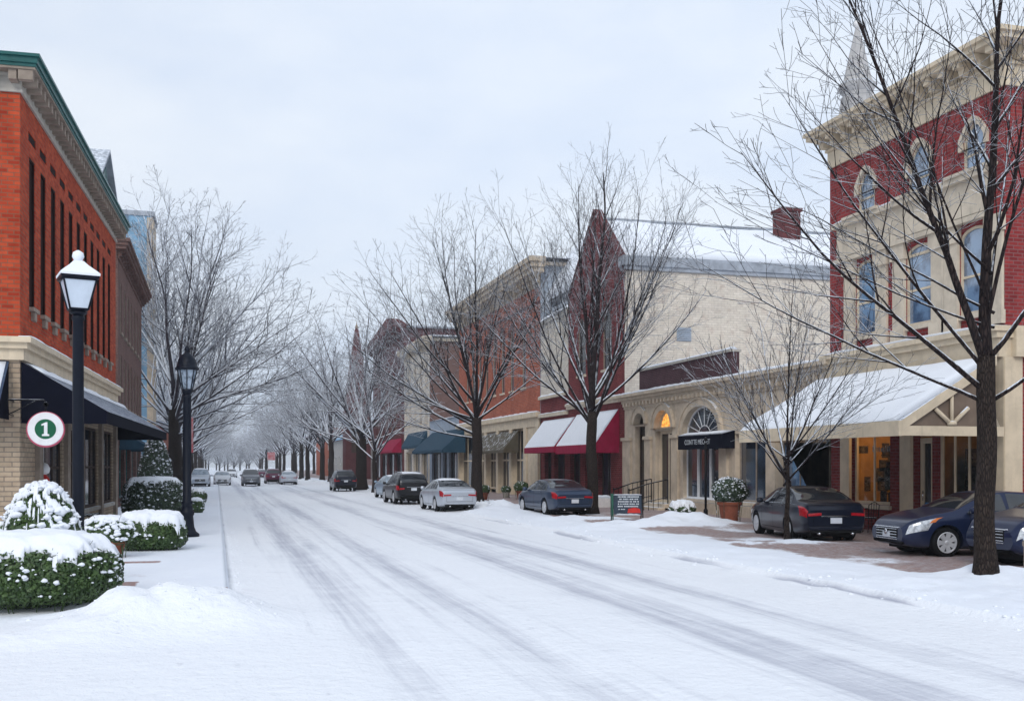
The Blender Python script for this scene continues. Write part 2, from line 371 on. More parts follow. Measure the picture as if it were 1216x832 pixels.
# ------------------------------------------------------------------ the setting: road, pavements, ground
def sstep(a, b, x):
    if a == b: return 0.0
    t = min(1, max(0, (x-a)/(b-a))); return t*t*(3-2*t)
def kerb_r(y): return 10.3 + 2.3*sstep(44.5, 48.5, y)
MOUNDS = []     # x, y, rx, ry, h
def mound_px(px, py, rx, ry, h): x, y = on_ground(px, py); MOUNDS.append((x, y, rx, ry, h))
MOUNDS += [(-.8, 15.1, 1.4, .95, .54), (.1, 15.9, .7, .6, .20), (-1.9, 14.0, 1.2, .8, .08)]
TREE_X, TREE_Y = on_ground(1171, 686, .22); MOUNDS.append((TREE_X+.35, TREE_Y+.35, .75, .7, .20)); MOUNDS.append((TREE_X+.9, TREE_Y-.5, 1.3, .9, .10)); mound_px(1235, 690, 1.6, 1.0, .10); mound_px(936, 655, 1.9, 1.3, 0.12)
mound_px(800, 630, 1.9, 1.6, 0.23); mound_px(835, 628, 1.5, 1.0, 0.19); mound_px(745, 632, 2.3, 1.5, 0.14); mound_px(700, 622, 2.2, 1.6, 0.14)
mound_px(573, 606, 1.5, 2.8, 0.33); mound_px(600, 612, 1.6, 2.0, 0.14); mound_px(1060, 706, 2.0, 1.0, .05)
def height(x, y):
    q = Vector((x, y, 0)); n = noise.fractal(q*.9, 1, 2, 3); nf = noise.noise(q*4.2)
    kr = kerb_r(y); z = 0.0
    if x >= .2 and x <= kr:                       # road: packed snow with shallow ruts
        r = 0
        for c in RUTS: r += math.exp(-((x-c-.06*noise.noise(Vector((y*.13, c, 3))))/.30)**2)
        z = .035 - .028*min(r, 1) + .006*n + .004*nf
        e = min(x-.2 if y > 17 else 9, kr-x); z += .05*math.exp(-(e/.5)**2)*(.6+.8*max(0, n))
    elif x < .2 and y < 16.6: z = .035+.012*n+.005*nf
    elif x < .2:
        k = sstep(16.9, 17.5, y + .25*n)
        z = .03*(1-k) + .155*k + .012*n + .005*nf
    else:
        z = .155 + .012*n + .004*nf
        d = x-kr
        if y < 47: z += (.035+.04*n+.03*nf)*math.exp(-((d-1.3)/1.25)**2)*sstep(0, .5, d)
        else: z += .10*math.exp(-((d-.7)/.7)**2)*max(0, .6+n)
    for mx_, my_, rx, ry, h in MOUNDS:
        dd = ((x-mx_)/rx)**2+((y-my_)/ry)**2
        if dd < 6: z += h*math.exp(-dd*1.15)*(1+.45*n+.14*nf)
    return z
RUTS = (1.9, 3.62, 6.1, 7.88)
def slush(x, y):
    r = 0
    for c in RUTS:
        w = .44+.16*noise.noise(Vector((y*.08, c, 9))); r += (.60+.3*noise.noise(Vector((y*.05, c*3, 1))))*math.exp(-((x-c-.06*noise.noise(Vector((y*.13, c, 3))))/w)**2)
    for c, w_, a_ in ((1.15, .14, .4), (2.45, .16, .45), (2.95, .10, .35), (4.4, .16, .4), (5.05, .12, .35), (5.55, .12, .4), (6.75, .2, .4), (7.3, .12, .4), (8.55, .16, .45), (9.1, .12, .3)):
        r += a_*(.55+.9*noise.noise(Vector((y*.045, c*7, 2))))*math.exp(-((x-c-.22*noise.noise(Vector((y*.05, c, 6))))/w_)**2)
    r += .30*math.exp(-((x-6.95)/.5)**2)*(.5+noise.noise(Vector((y*.06, 5, 1)))) + .22*math.exp(-((x-2.8)/.5)**2)*(.5+noise.noise(Vector((y*.06, 8, 1))))
    r += (.95*math.exp(-((x-kerb_r(y)+.10)/.10)**2)*sstep(-.12, .18, noise.noise(Vector((y*.22, 1, 1))))+.35*math.exp(-((x-kerb_r(y)+.35)/.3)**2)*max(0, noise.noise(Vector((y*1.6, x*2, 1)))))
    if y > 17: r += .6*math.exp(-((x-.24)/.07)**2)*sstep(-.05, .35, noise.noise(Vector((y*.3, 4, 1))))+.4*math.exp(-((x-.5)/.35)**2)*max(0, noise.noise(Vector((y*1.9, x*3, 1))))
    return max(0, min(1, r))
def bare(x, y):                                   # how far the paving shows through on the pavements
    n = noise.fractal(Vector((x*.5, y*.32, 4)), 1, 2, 4)
    if x > .2:
        d = x-kerb_r(y); h = height(x, y)
        b = sstep(2.0, 3.3, d+.9*n) if y < 50 else sstep(1.6, 3.0, d+.9*n)
        b *= 1-sstep(.21, .30, h); b *= sstep(.8, 1.7, math.hypot(x-TREE_X-.2, y-TREE_Y)+.3*n)
        return b*(.72+.5*n)
    b = 0
    for bx, by, rx, ry in ((-2.1, 19.1, .85, .42), (-.15, 18.0, .5, .32), (-1.6, 23.5, .5, .25)):
        if abs(x-bx) < rx and abs(y-by) < ry: b = 1
    return max(b, .22*sstep(.1, .5, n))
xs = sorted(set([round(-14+.5*i, 3) for i in range(14)] + [round(-7+.16*i, 3) for i in range(44)] + [.10, .18, .215] + [round(.32+.125*i, 3) for i in range(80)] +
    [10.26, 10.34] + [round(10.45+.16*i, 3) for i in range(80)] + [12.56, 12.64] + [24, 27, 32, 40]))
ys = []; y = 4.0
while y < 440: ys.append(y); y += max(.13, min(6, (y-2)*.0105))
Z = np.array([[height(x, y) for x in xs] for y in ys])
def sheet(name, pick, m, attr):
    idx = {}; v = []; f = []; a = []
    def vid(i, j):
        if (i, j) not in idx:
            idx[(i, j)] = len(v); v.append((xs[i], ys[j], Z[j][i])); a.append(attr(xs[i], ys[j]))
        return idx[(i, j)]
    for j in range(len(ys)-1):
        for i in range(len(xs)-1):
            if pick((xs[i]+xs[i+1])/2, (ys[j]+ys[j+1])/2): f.append((vid(i, j), vid(i+1, j), vid(i+1, j+1), vid(i, j+1)))
    me = bpy.data.meshes.new(name); me.from_pydata(v, [], f); me.polygons.foreach_set('use_smooth', [True]*len(f))
    at = me.attributes.new('cover', 'FLOAT', 'POINT'); at.data.foreach_set('value', a)
    dx = np.gradient(Z, np.array(xs), axis=1); dy = np.gradient(Z, np.array(ys), axis=0); nl = [None]*len(v)
    for (i, j), k in idx.items(): nl[k] = Vector((-dx[j][i], -dy[j][i], 1)).normalized()
    me.normals_split_custom_set_from_vertices(nl)
    me.materials.append(m); o = bpy.data.objects.new(name, me); COL.objects.link(o); o['kind'] = 'structure'; return o
def road_mat():
    m, t, b = mat('packed_snow_road'); p = worldpos(t)
    at = nn(t, 'ShaderNodeAttribute', attribute_name='cover')
    st = nn(t, 'ShaderNodeMapping'); st.inputs['Scale'].default_value = (7, .22, 1); t.links.new(p, st.inputs[0])
    n1 = noise_tex(t, 1.0, 6, .62, st.outputs[0]); n2 = noise_tex(t, 1.1, 5, .6, p); n3 = noise_tex(t, 22, 3, .7, p)
    st3 = nn(t, 'ShaderNodeMapping'); st3.inputs['Scale'].default_value = (24, .16, 1); t.links.new(p, st3.inputs[0]); n5 = noise_tex(t, 1.0, 5, .65, st3.outputs[0])
    st2 = nn(t, 'ShaderNodeMapping'); st2.inputs['Scale'].default_value = (1.7, 3.6, 1); t.links.new(p, st2.inputs[0])
    n4 = noise_tex(t, 1.0, 5, .7, st2.outputs[0], 1.2)
    f = math_n(t, 'ADD', at.outputs['Fac'], math_n(t, 'MULTIPLY', math_n(t, 'SUBTRACT', n1.outputs['Fac'], .5), .85))
    f = math_n(t, 'ADD', f, math_n(t, 'MULTIPLY', math_n(t, 'SUBTRACT', n2.outputs['Fac'], .5), .5))
    f = math_n(t, 'ADD', f, math_n(t, 'MULTIPLY', math_n(t, 'SUBTRACT', n5.outputs['Fac'], .5), .55))
    f = maprange(t, f, .12, 1.05)
    col = mixc(t, f, (.83, .86, .91), (.41, .43, .51))
    col = mixc(t, math_n(t, 'MULTIPLY', maprange(t, n4.outputs['Fac'], .60, .72), .28), col, (.50, .53, .60))
    n6 = noise_tex(t, 6.5, 3, .6, p); col = mixc(t, math_n(t, 'MULTIPLY', maprange(t, n6.outputs['Fac'], .66, .74), .35), col, (.48, .50, .57))
    t.links.new(col, b.inputs['Base Color']); b.inputs['Roughness'].default_value = .6; b.inputs['Specular IOR Level'].default_value = .3
    h = math_n(t, 'ADD', math_n(t, 'MULTIPLY', n2.outputs['Fac'], 1.2), math_n(t, 'ADD', math_n(t, 'MULTIPLY', n6.outputs['Fac'], .9), math_n(t, 'MULTIPLY', n3.outputs['Fac'], .3)))
    h = math_n(t, 'ADD', h, math_n(t, 'MULTIPLY', n1.outputs['Fac'], .12)); bump(t, b, h, .7, .05); return m
def pave_mat(name, c1, c2, mortar, bw, rh):
    m, t, b = mat(name); p = worldpos(t); at = nn(t, 'ShaderNodeAttribute', attribute_name='cover')
    br = nn(t, 'ShaderNodeTexBrick'); t.links.new(p, br.inputs['Vector'])
    for k, v in (('Scale', 1), ('Mortar Size', .012), ('Brick Width', bw), ('Row Height', rh)): br.inputs[k].default_value = v
    br.inputs['Color1'].default_value = (*c1, 1); br.inputs['Color2'].default_value = (*c2, 1); br.inputs['Mortar'].default_value = (*mortar, 1)
    n1 = noise_tex(t, .9, 6, .65, p); n2 = noise_tex(t, 9, 4, .7, p); n3 = noise_tex(t, 1.6, 6, .6, p); n5 = noise_tex(t, 26, 3, .7, p)
    k = math_n(t, 'ADD', at.outputs['Fac'], math_n(t, 'ADD', math_n(t, 'MULTIPLY', math_n(t, 'SUBTRACT', n1.outputs['Fac'], .5), .9), math_n(t, 'MULTIPLY', math_n(t, 'SUBTRACT', n2.outputs['Fac'], .5), .6)))
    f = maprange(t, k, .30, .62)
    col = mixc(t, f, mixc(t, n3.outputs['Fac'], (.84, .88, .94), (.77, .82, .91)), mixc(t, math_n(t, 'MULTIPLY', maprange(t, n2.outputs['Fac'], .35, .7), .4), br.outputs['Color'], (.6, .62, .66)))
    t.links.new(col, b.inputs['Base Color']); b.inputs['Roughness'].default_value = .65; b.inputs['Specular IOR Level'].default_value = .3
    bump(t, b, math_n(t, 'ADD', n3.outputs['Fac'], math_n(t, 'MULTIPLY', n5.outputs['Fac'], .3)), .4, .05); return m
M['road'] = road_mat()
M['pave_right'] = pave_mat('brick_forecourt', (.30, .19, .165), (.24, .15, .135), (.3, .27, .27), .4, .2)
M['pave_left'] = pave_mat('brick_sidewalk', (.33, .15, .12), (.27, .12, .10), (.26, .22, .21), .22, .11)
sheet('road', lambda x, y: (.2 <= x or y < 16.9) and x <= kerb_r(y), M['road'], slush)
sheet('sidewalk', lambda x, y: x < .2 and y >= 16.9, M['pave_left'], bare)
sheet('pavement', lambda x, y: x > kerb_r(y), M['pave_right'], bare)
g = MB(); g.add([(-1000, -60, -.35), (1000, -60, -.35), (1000, 1500, -.35), (-1000, 1500, -.35)], [(0, 1, 2, 3)])
tag(g.build('ground', M['snow']), kind='structure')

# far hazy air
hz = MB(); hz.box(-1040, 1040, -100, 1540, -1.4, 34)
m, t, b = mat('haze_air'); t.nodes.remove(b)
pv = nn(t, 'ShaderNodeVolumePrincipled'); pv.inputs['Color'].default_value = (.86, .92, 1, 1); pv.inputs['Density'].default_value = .0006; pv.inputs['Anisotropy'].default_value = .2
t.links.new(pv.outputs[0], t.nodes['Material Output'].inputs['Volume'])
tag(hz.build('haze', m), 'pale blue winter haze filling the street air', kind='stuff')

# ------------------------------------------------------------------ building helpers
def arch_poly(u0, u1, z0, z1, rise=0.0, n=10, point=False):
    """outline of an opening, its head arched by rise (z1 is the crown)"""
    if rise <= 0: return [(u0, z0), (u1, z0), (u1, z1), (u0, z1)]
    c, r, zs = (u0+u1)/2, (u1-u0)/2, z1-rise; p = [(u0, z0), (u1, z0)]
    for k in range(n+1):
        q = pi*k/n
        if point:
            s_ = abs(cos(q)); zz = zs + rise*(1-s_**1.6)
        else: zz = zs + rise*sin(q)
        p.append((c + r*cos(q), zz))
    return p
def window(root, F, u0, u1, z0, z1, rise=0.0, fm='cream_trim', gm='glass', rec=.16, nx=1, nz=2, fw=.06, sill=None, point=False, name='window', org=None, extra=None):
    """frame with glazing bars; its pane (and sill) are sub-parts"""
    org = org or root.location; outer = arch_poly(u0, u1, z0, z1, rise, 12, point)
    c, r = (u0+u1)/2, (u1-u0)/2
    inner = arch_poly(u0+fw, u1-fw, z0+fw, z1-fw, max(rise-fw*.6, 0.0) if rise else 0, 12, point)
    m = MB(org); m.fwall(F, outer, [inner], .07, -rec)
    zt = z1-rise
    for i in range(1, nx):
        u = u0+(u1-u0)*i/nx; m.fbox(F, u-fw*.35, u+fw*.35, z0+fw, (z1 if not rise else z1-rise*.12*abs(i*2/nx-1))-fw, -rec-.055, -rec-.012)
    for k in range(1, nz):
        z = z0+(zt-z0)*k/nz; m.fbox(F, u0+fw, u1-fw, z-fw*.4, z+fw*.4, -rec-.05, -rec-.008)
    if rise and not point and r > .6: m.fbox(F, u0+fw, u1-fw, zt-fw*.5, zt+fw*.5, -rec-.06, -rec+.004)
    if extra: extra(m)
    w = m.build(name, M[fm], root)
    pm = MB(org); a = [F.p(u, z, -rec-.045) for u, z in inner]; od = Vector(F.p(0, 0, 1))-Vector(F.p(0, 0, 0))
    tri = geometry.tessellate_polygon([[Vector((u, z, 0)) for u, z in inner]])
    A3 = [Vector(p) for p in a]; tri = [t if (A3[t[1]]-A3[t[0]]).cross(A3[t[2]]-A3[t[0]]).dot(od) > 0 else (t[0], t[2], t[1]) for t in tri]
    pm.add(a, tri); pm.build('pane', M[gm], w)
    if sill:
        s = MB(org); s.fbox(F, u0-.08, u1+.08, z0-.13, z0-.003, -rec, .10); s.build('sill', M[sill], w)
    return w
def snow_ledge(m, F, u0, u1, z, w0, w1, th=.06, seed=0, nu=None):
    a = F.p(u0, z, w0); b = F.p(u1, z, w0); c = F.p(u1, z, w1); d = F.p(u0, z, w1)
    m.slab(a, b, c, d, th, nu or max(6, int(abs(u1-u0)*2.5)), 4, th*.5, seed, .10, 2.0)
def shell(m, x0, x1, y0, y1, z0, z1, skip=()):
    """the walls of a block without the named sides (W E S N)"""
    P = {'W': [(x0,y0,z0),(x0,y1,z0),(x0,y1,z1),(x0,y0,z1)], 'E': [(x1,y0,z0),(x1,y1,z0),(x1,y1,z1),(x1,y0,z1)],
         'S': [(x0,y0,z0),(x1,y0,z0),(x1,y0,z1),(x0,y0,z1)], 'N': [(x0,y1,z0),(x1,y1,z0),(x1,y1,z1),(x0,y1,z1)], 'T': [(x0,y0,z1),(x1,y0,z1),(x1,y1,z1),(x0,y1,z1)]}
    for k, v in P.items():
        if k not in skip: m.add(v, [(0, 1, 2, 3)])
def cornice(m, F, u0, u1, z0, z1, over, steps=3, brackets=0.0, bw=.18, ret=None):
    """stepped projecting cornice with brackets under it"""
    n = steps
    for i in range(n):
        a = z0+(z1-z0)*(.45+.55*i/n) if brackets else z0+(z1-z0)*i/n
        b = z0+(z1-z0)*(.45+.55*(i+1)/n) if brackets else z0+(z1-z0)*(i+1)/n
        o = over*(.55+.45*(i+1)/n) if brackets else over*((i+1)/n)
        m.fbox(F, u0-o*(1 if ret is None or 'a' in ret else 0), u1+o*(1 if ret is None or 'b' in ret else 0), a+.001*i, b, -.05-.002*i, o)
    if brackets:
        m.fbox(F, u0, u1, z0, z0+(z1-z0)*.45, -.04, .06)
        k = max(2, int((u1-u0)/brackets))
        for i in range(k+1):
            u = u0+(u1-u0)*i/k; zz = z0+(z1-z0)*.45
            m.fbox(F, u-bw/2, u+bw/2, z0+(z1-z0)*.12, zz-.002, .055, over*.32)
            m.fbox(F, u-bw/2, u+bw/2, z0+(z1-z0)*.28, zz-.003, over*.3, over*.5)
def text_mesh(s, size, name, m, mtx, parent, ext=.004):
    cu = bpy.data.curves.new('t', 'FONT'); cu.body = s; cu.size = size; cu.extrude = ext; cu.align_x = 'CENTER'; cu.align_y = 'CENTER'
    o = bpy.data.objects.new('t', cu); COL.objects.link(o); bpy.context.view_layer.update()
    me = bpy.data.meshes.new_from_object(o.evaluated_get(bpy.context.evaluated_depsgraph_get()))
    bpy.data.objects.remove(o); bpy.data.curves.remove(cu); me.transform(mtx); me.materials.clear(); me.materials.append(m); me.name = name
    r = bpy.data.objects.new(name, me); COL.objects.link(r); r.parent = parent; return r
def shed_awning(root, F, u0, u1, zt, zb, out_, val=.25, cloth='navy_cloth', slope=None, snow=0.0, org=None, seed=0, snowpatch=False, name='awning'):
    """sloping shop awning with closed ends, a hanging valance and the snow that lies on it"""
    org = org or root.location; m = MB(org); P = F.p
    for u in (u0, u1): m.add([P(u, zt, .02), P(u, zb, .02), P(u, zb-.02, out_), P(u, zb, out_)], [(0, 1, 2, 3)])
    m.fbox(F, u0, u1, zb-val, zb, out_-.012, out_)
    for u in (u0, u1): m.fbox(F, u-.006, u+.006, zb-val, zb, .02, out_-.014)
    if not slope: m.add([P(u0, zt, .02), P(u1, zt, .02), P(u1, zb, out_), P(u0, zb, out_)], [(0, 1, 2, 3)])
    n = max(3, int((u1-u0)/1.1))
    for i in range(n+1):
        u = u0+.02+(u1-u0-.04)*i/n; m.tube([P(u, zt-.03, .03), P(u, zb-.02, out_-.03)], .015, 4)
    aw = m.build(name, M[cloth], root)
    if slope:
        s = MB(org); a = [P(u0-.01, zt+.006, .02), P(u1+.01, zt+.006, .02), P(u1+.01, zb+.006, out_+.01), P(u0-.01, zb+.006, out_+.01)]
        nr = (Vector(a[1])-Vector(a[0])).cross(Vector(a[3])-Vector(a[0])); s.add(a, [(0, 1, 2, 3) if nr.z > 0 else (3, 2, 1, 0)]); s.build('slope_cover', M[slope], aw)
    if snow:
        s = MB(org); e = .05
        s.slab(P(u0+e, zt-.02, .06), P(u1-e, zt-.02, .06), P(u1-e, zb+.03, out_-.02), P(u0+e, zb+.03, out_-.02), snow, max(10, int((u1-u0)*4)), 9, snow*.6, seed, .2, 1.8)
        s.build('snow', M['snow'], aw)
    return aw
# ------------------------------------------------------------------ left side of the street
XL = -4.6
FL = Fac('L', XL); PV = .15            # pavement level
rnd = random.Random(5)

# corner red brick building
Y0, Y1 = 27.9, 45.6; FS = Fac('S', Y0)
b1 = thing('brick_building', 'bright red brick corner building with green cornice and tall narrow window slits', 'building', (XL, Y0, 0), -radians(2.1))
slits = [29.3+1.44*i for i in range(11)]
m = MB(b1.location); holes = [arch_poly(u-.36, u+.36, 6.2, 10.0) for u in slits] + [arch_poly(u-.45, u+.45, 10.38, 10.62) for u in slits]
m.fwall(FL, [(Y0, 5.3), (Y1, 5.3), (Y1, 11.25), (Y0, 11.25)], holes, .34)
shell(m, -17, XL, Y0, Y1, 5.3, 11.25, ('E', 'T')); m.build('wall', M['red_brick'], b1)
for u in slits:
    w = window(b1, FL, u-.36, u+.36, 6.2, 10.0, 0, 'slit_dark', 'slit_dark', .02, 1, 1, .05, None)
    s = MB(b1.location); s.fbox(FL, u-.38, u+.38, 6.10, 6.195, -.2, .12); s.fbox(FL, u-.16, u+.16, 5.88, 6.095, .003, .09); s.build('sill', M['old_trim'], w)
for u in slits: m = MB(b1.location); m.fbox(FL, u-.44, u+.44, 10.385, 10.615, -.30, -.02); m.build('vent_panel', M['slit_dark'], b1)
m = MB(b1.location)
for k, (a, b, o) in enumerate(((11.25, 11.33, .06), (11.33, 11.62, .03), (11.62, 11.70, .10))):
    m.fbox(FL, Y0-o, Y1+o, a+.001, b, -.3, o); m.box(-17, XL-.3, Y0-o, Y0+.3, a+.001, b)
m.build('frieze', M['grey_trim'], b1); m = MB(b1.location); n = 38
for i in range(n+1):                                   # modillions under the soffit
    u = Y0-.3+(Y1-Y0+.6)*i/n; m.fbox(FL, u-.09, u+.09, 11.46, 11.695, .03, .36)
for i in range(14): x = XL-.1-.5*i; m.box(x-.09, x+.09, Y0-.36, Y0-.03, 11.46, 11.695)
m.box(-17, XL+.42, Y0-.42, Y1+.4, 11.70, 11.755); m.build('soffit', M['old_trim'], b1)  # weathered trim tone, darkened to paint in the shade under the cornice
m = MB(b1.location)
m.box(-17, XL+.44, Y0-.44, Y1+.42, 11.757, 11.84); m.box(-17, XL+.48, Y0-.48, Y1+.46, 11.84, 11.98); m.box(-17, XL+.54, Y0-.54, Y1+.52, 11.98, 12.05); m.build('cornice', M['green_metal'], b1)
m = MB(b1.location); m.slab((-17, Y0-.5, 12.05), (XL+.1, Y0-.5, 12.05), (XL+.1, Y1, 12.05), (-17, Y1, 12.05), .26, 30, 40, .1, 3, 1.2, .4); m.build('roof_snow', M['snow'], b1)
m = MB(b1.location)                                    # cross gable on the roof
m.fprism(FL, [(39.9, 12.05), (45.4, 12.05), (42.65, 13.85)], -.25, -.05)
m.fprism(FL, [(40.7, 12.2), (44.6, 12.2), (42.65, 13.5)], -.05, .02); pd = m.build('pediment', M['green_metal'], b1)
m = MB(b1.location)
for a, b in (((39.6, 12.05), (42.65, 14.05)), ((45.7, 12.05), (42.65, 14.05))):
    q = [FL.p(a[0], a[1], .18), FL.p(b[0], b[1], .18), FL.p(b[0], b[1], -1.5), FL.p(a[0], a[1], -1.5)]
    m.hull(q, [(p[0], p[1], p[2]+.12) for p in q])
m.build('gable_roof', M['slate_metal'], pd)
m = MB(b1.location)                                    # ledge over the shop front
m.fbox(FL, Y0-.1, Y1, 4.75, 5.02, -.2, .10); m.box(-17, XL-.2, Y0-.10, Y0+.2, 4.75, 5.02)
m.fbox(FL, Y0-.2, Y1, 5.021, 5.16, -.2, .20); m.box(-17, XL-.2, Y0-.20, Y0+.2, 5.021, 5.16)
m.fbox(FL, Y0-.3, Y1, 5.161, 5.30, -.2, .30); m.box(-17, XL-.2, Y0-.30, Y0+.2, 5.161, 5.30); lg = m.build('ledge', M['cream_trim'], b1)
m = MB(b1.location); snow_ledge(m, FL, Y0-.3, Y1, 5.301, .02, .29, .07, 2, 40); m.build('snow', M['snow'], lg)
ops = [(30.3, 33.6, .75, 3.5), (34.6, 36.2, PV, 3.3), (37.2, 40.6, .75, 3.5), (41.6, 44.6, .75, 3.5)]
m = MB(b1.location); m.fwall(FL, [(Y0, 0), (Y1, 0), (Y1, 4.75), (Y0, 4.75)], [arch_poly(*o) for o in ops], .4); shell(m, -17, XL, Y0, Y1, 0, 4.75, ('E', 'T')); m.build('shop_wall', M['tan_brick'], b1)
for k, (a, b, c, d) in enumerate(ops):
    if c < .5: window(b1, FL, a, b, c, d, 0, 'dark_wood', 'dark_glass', .12, 1, 3, .13, None, name='door')
    else: window(b1, FL, a, b, c, d, 0, 'dark_wood', 'glass', .06, 3, 2, .09, 'grey_trim', name='shop_window')
for u in (29.9, 34.1, 36.7, 41.1, 45.1): m = MB(b1.location); m.fbox(FL, u-.24, u+.24, .05, 4.74, .003, .12); m.build('pilaster', M['old_trim'], b1)
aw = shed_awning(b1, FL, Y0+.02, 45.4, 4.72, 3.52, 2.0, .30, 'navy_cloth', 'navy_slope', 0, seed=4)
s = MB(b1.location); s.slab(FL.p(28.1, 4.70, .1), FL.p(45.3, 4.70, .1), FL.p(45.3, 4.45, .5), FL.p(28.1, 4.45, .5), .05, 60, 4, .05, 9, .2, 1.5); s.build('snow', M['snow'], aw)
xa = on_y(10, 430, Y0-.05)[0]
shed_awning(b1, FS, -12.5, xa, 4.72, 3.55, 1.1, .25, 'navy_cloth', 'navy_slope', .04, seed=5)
lp = MB(b1.location)                                   # wall lantern on the pier
p = FL.p(29.2, 3.0, .0); lp.box(p[0]+.003, p[0]+.05, p[1]-.09, p[1]+.09, p[2]-.2, p[2]+.25); lp.lathe([(.03, .0), (.10, .02), (.12, .30), (.14, .32), (.03, .45), (.01, .5)], (p[0]+.2, p[1], p[2]-.15), 8)
lp.tube([(p[0]+.04, p[1], p[2]+.22), (p[0]+.2, p[1], p[2]+.36)], .018, 5); lp.build('wall_lamp', M['iron'], b1)

# hanging round sign
cx, cy, cz = -3.93, 27.25, 3.05
sg = thing('round_sign', 'round white hanging sign with the number 1 on a green disc', 'sign', (cx, cy, cz))
m = MB(sg.location); m.lathe([(.01, -.03), (.415, -.03), (.43, -.015), (.43, .02), (.415, .035), (.01, .035)], (cx, cy, cz), 40, 'y', False); m.build('rim', M['sign_pink'], sg)
m = MB(sg.location); m.lathe([(.01, -.045), (.39, -.045), (.40, -.03), (.40, .04), (.01, .04)], (cx, cy, cz+.012), 40, 'y', False); m.build('disc', M['white_paint'], sg)
m = MB(sg.location); m.lathe([(.01, -.052), (.235, -.052), (.24, -.04), (.24, .0), (.01, .0)], (cx, cy, cz+.01), 36, 'y', False); m.build('centre', M['sign_green'], sg)
m = MB(sg.location); m.fprism(Fac('S', cy), [(cx+a, cz+.01+b) for a, b in ((-.075, -.165), (.085, -.165), (.085, -.125), (.045, -.115), (.045, .165), (.012, .165), (-.09, .115), (-.085, .08), (-.03, .095), (-.03, -.115), (-.075, -.125))], .0525, .060); m.build('numeral', M['white_paint'], sg)
m = MB(sg.location); m.lathe([(.05, -.02), (.065, 0), (.05, .02), (.035, 0), (.05, -.02)], (cx, cy, cz+.60), 14, 'y'); m.tube([(cx, cy, cz+.42), (cx, cy, cz+.56)], .02, 6)
m.tube([(cx, cy, cz+.66), (cx-.05, cy, cz+.70), (-4.75, cy, cz+.70), (-4.75, Y0-.003, cz+.70)], .02, 6); m.tube([(cx-.2, cy, cz+.69), (-4.75, cy, cz+.35), (-4.75, Y0-.003, cz+.35)], .014, 6); m.build('bracket', M['iron'], sg)

# red and white ornament in the shop window
x, y, z = XL+.08, 31.0, 1.35
o = thing('window_ornament', 'small red and white figure hanging in front of the corner shop window', 'ornament', (x, y, z))
m = MB(o.location); m.lathe([(.02, 0), (.17, .02), (.19, .3), (.13, .5), (.05, .6)], (x, y, z), 10); m.build('body', M['red_paint'], o)
m = MB(o.location); m.lathe([(.02, .58), (.14, .64), (.16, .76), (.10, .88), (.02, .92)], (x, y, z), 10); m.tube([(x, y-.25, z+.15), (x, y, z+.45), (x, y+.25, z+.15)], .045, 6); m.tube([(x, y, z+.9), (x, y, z+1.9)], .008, 4); m.build('head', M['white_paint'], o)

# brown brick building beyond
Y0b, Y1b = 54.2, 71.0
b2 = thing('brick_building', 'dull brown brick building behind the red corner building on the left side', 'building', (XL, Y0b, 0))
wn_ = [(u, z) for u in (56.0, 58.2, 60.4, 62.6, 64.8, 67.0, 69.2) for z in (5.2, 8.8)]
m = MB(b2.location); m.fwall(FL, [(Y0b, 0), (Y1b, 0), (Y1b, 12.2), (Y0b, 12.2)], [arch_poly(u-.45, u+.45, z, z+2.5, .25) for u, z in wn_] + [arch_poly(u, u+3.2, .5, 3.2) for u in (55, 59, 63, 67)], .3)
shell(m, -17, XL, Y0b, Y1b, 0, 12.9, ('E', 'T')); m.build('wall', M['brown_brick'], b2)
for u, z in wn_: window(b2, FL, u-.45, u+.45, z, z+2.5, .25, 'old_trim', 'dark_glass', .03, 1, 2, .07, 'old_trim')
for u in (55, 59, 63, 67): window(b2, FL, u, u+3.2, .5, 3.2, 0, 'teal_paint', 'dark_glass', .2, 3, 2, .12, None, name='shop_window')
m = MB(b2.location); cornice(m, FL, Y0b, Y1b, 12.2, 13.1, .6, 3, .8); m.box(-17, XL-.05, Y0b, Y1b, 12.9, 13.0); m.build('cornice', M['brown_brick'], b2)
m = MB(b2.location); m.fbox(FL, Y0b, Y1b, 4.1, 4.4, .003, .25); m.build('ledge', M['grey_trim'], b2)
m = MB(b2.location); m.slab((-17, Y0b, 13.1), (XL+.4, Y0b, 13.1), (XL+.4, Y1b, 13.1), (-17, Y1b, 13.1), .2, 14, 14, .06, 6, .5, .5); m.build('roof_snow', M['snow'], b2)
shed_awning(b2, FL, 55, 62, 3.9, 3.2, 1.2, .25, 'teal_cloth', None, 0)

# tall building with pale blue panels
Y0c, Y1c = 84.0, 88.0
b3 = thing('panel_building', 'tall building with pale blue metal side wall and beige corner strip', 'building', (XL, Y0c, 0))
m = MB(b3.location); shell(m, -18, XL-.14, Y0c, Y1c, 0, 21, ('T', 'N'))
for i in range(13): x = -18+i*.96; m.box(x-.03, x+.03, Y0c-.05, Y0c-.002, 0, 21)
m.build('metal_wall', M['blue_panel'], b3)
m = MB(b3.location); m.box(XL-.45, XL, Y0c-.02, Y1c, 0, 20.9)
for k in range(5):
    m.fbox(FL, Y0c+1.0, Y0c+1.15, 3.5+3.4*k, 5.6+3.4*k, .002, .06)
m.build('corner_wall', M['sandstone'], b3)
for k in range(5):
    for j in range(1): window(b3, Fac('L', XL+.23), Y0c+1.5+2.1*j, Y0c+2.6+2.1*j, 3.5+3.4*k, 5.6+3.4*k, 0, 'grey_trim', 'dark_glass', .2, 1, 2, .08)
m = MB(b3.location); m.box(-18.1, XL+.1, Y0c-.1, Y1c+.1, 21.0, 21.35); m.build('parapet', M['slate_metal'], b3)
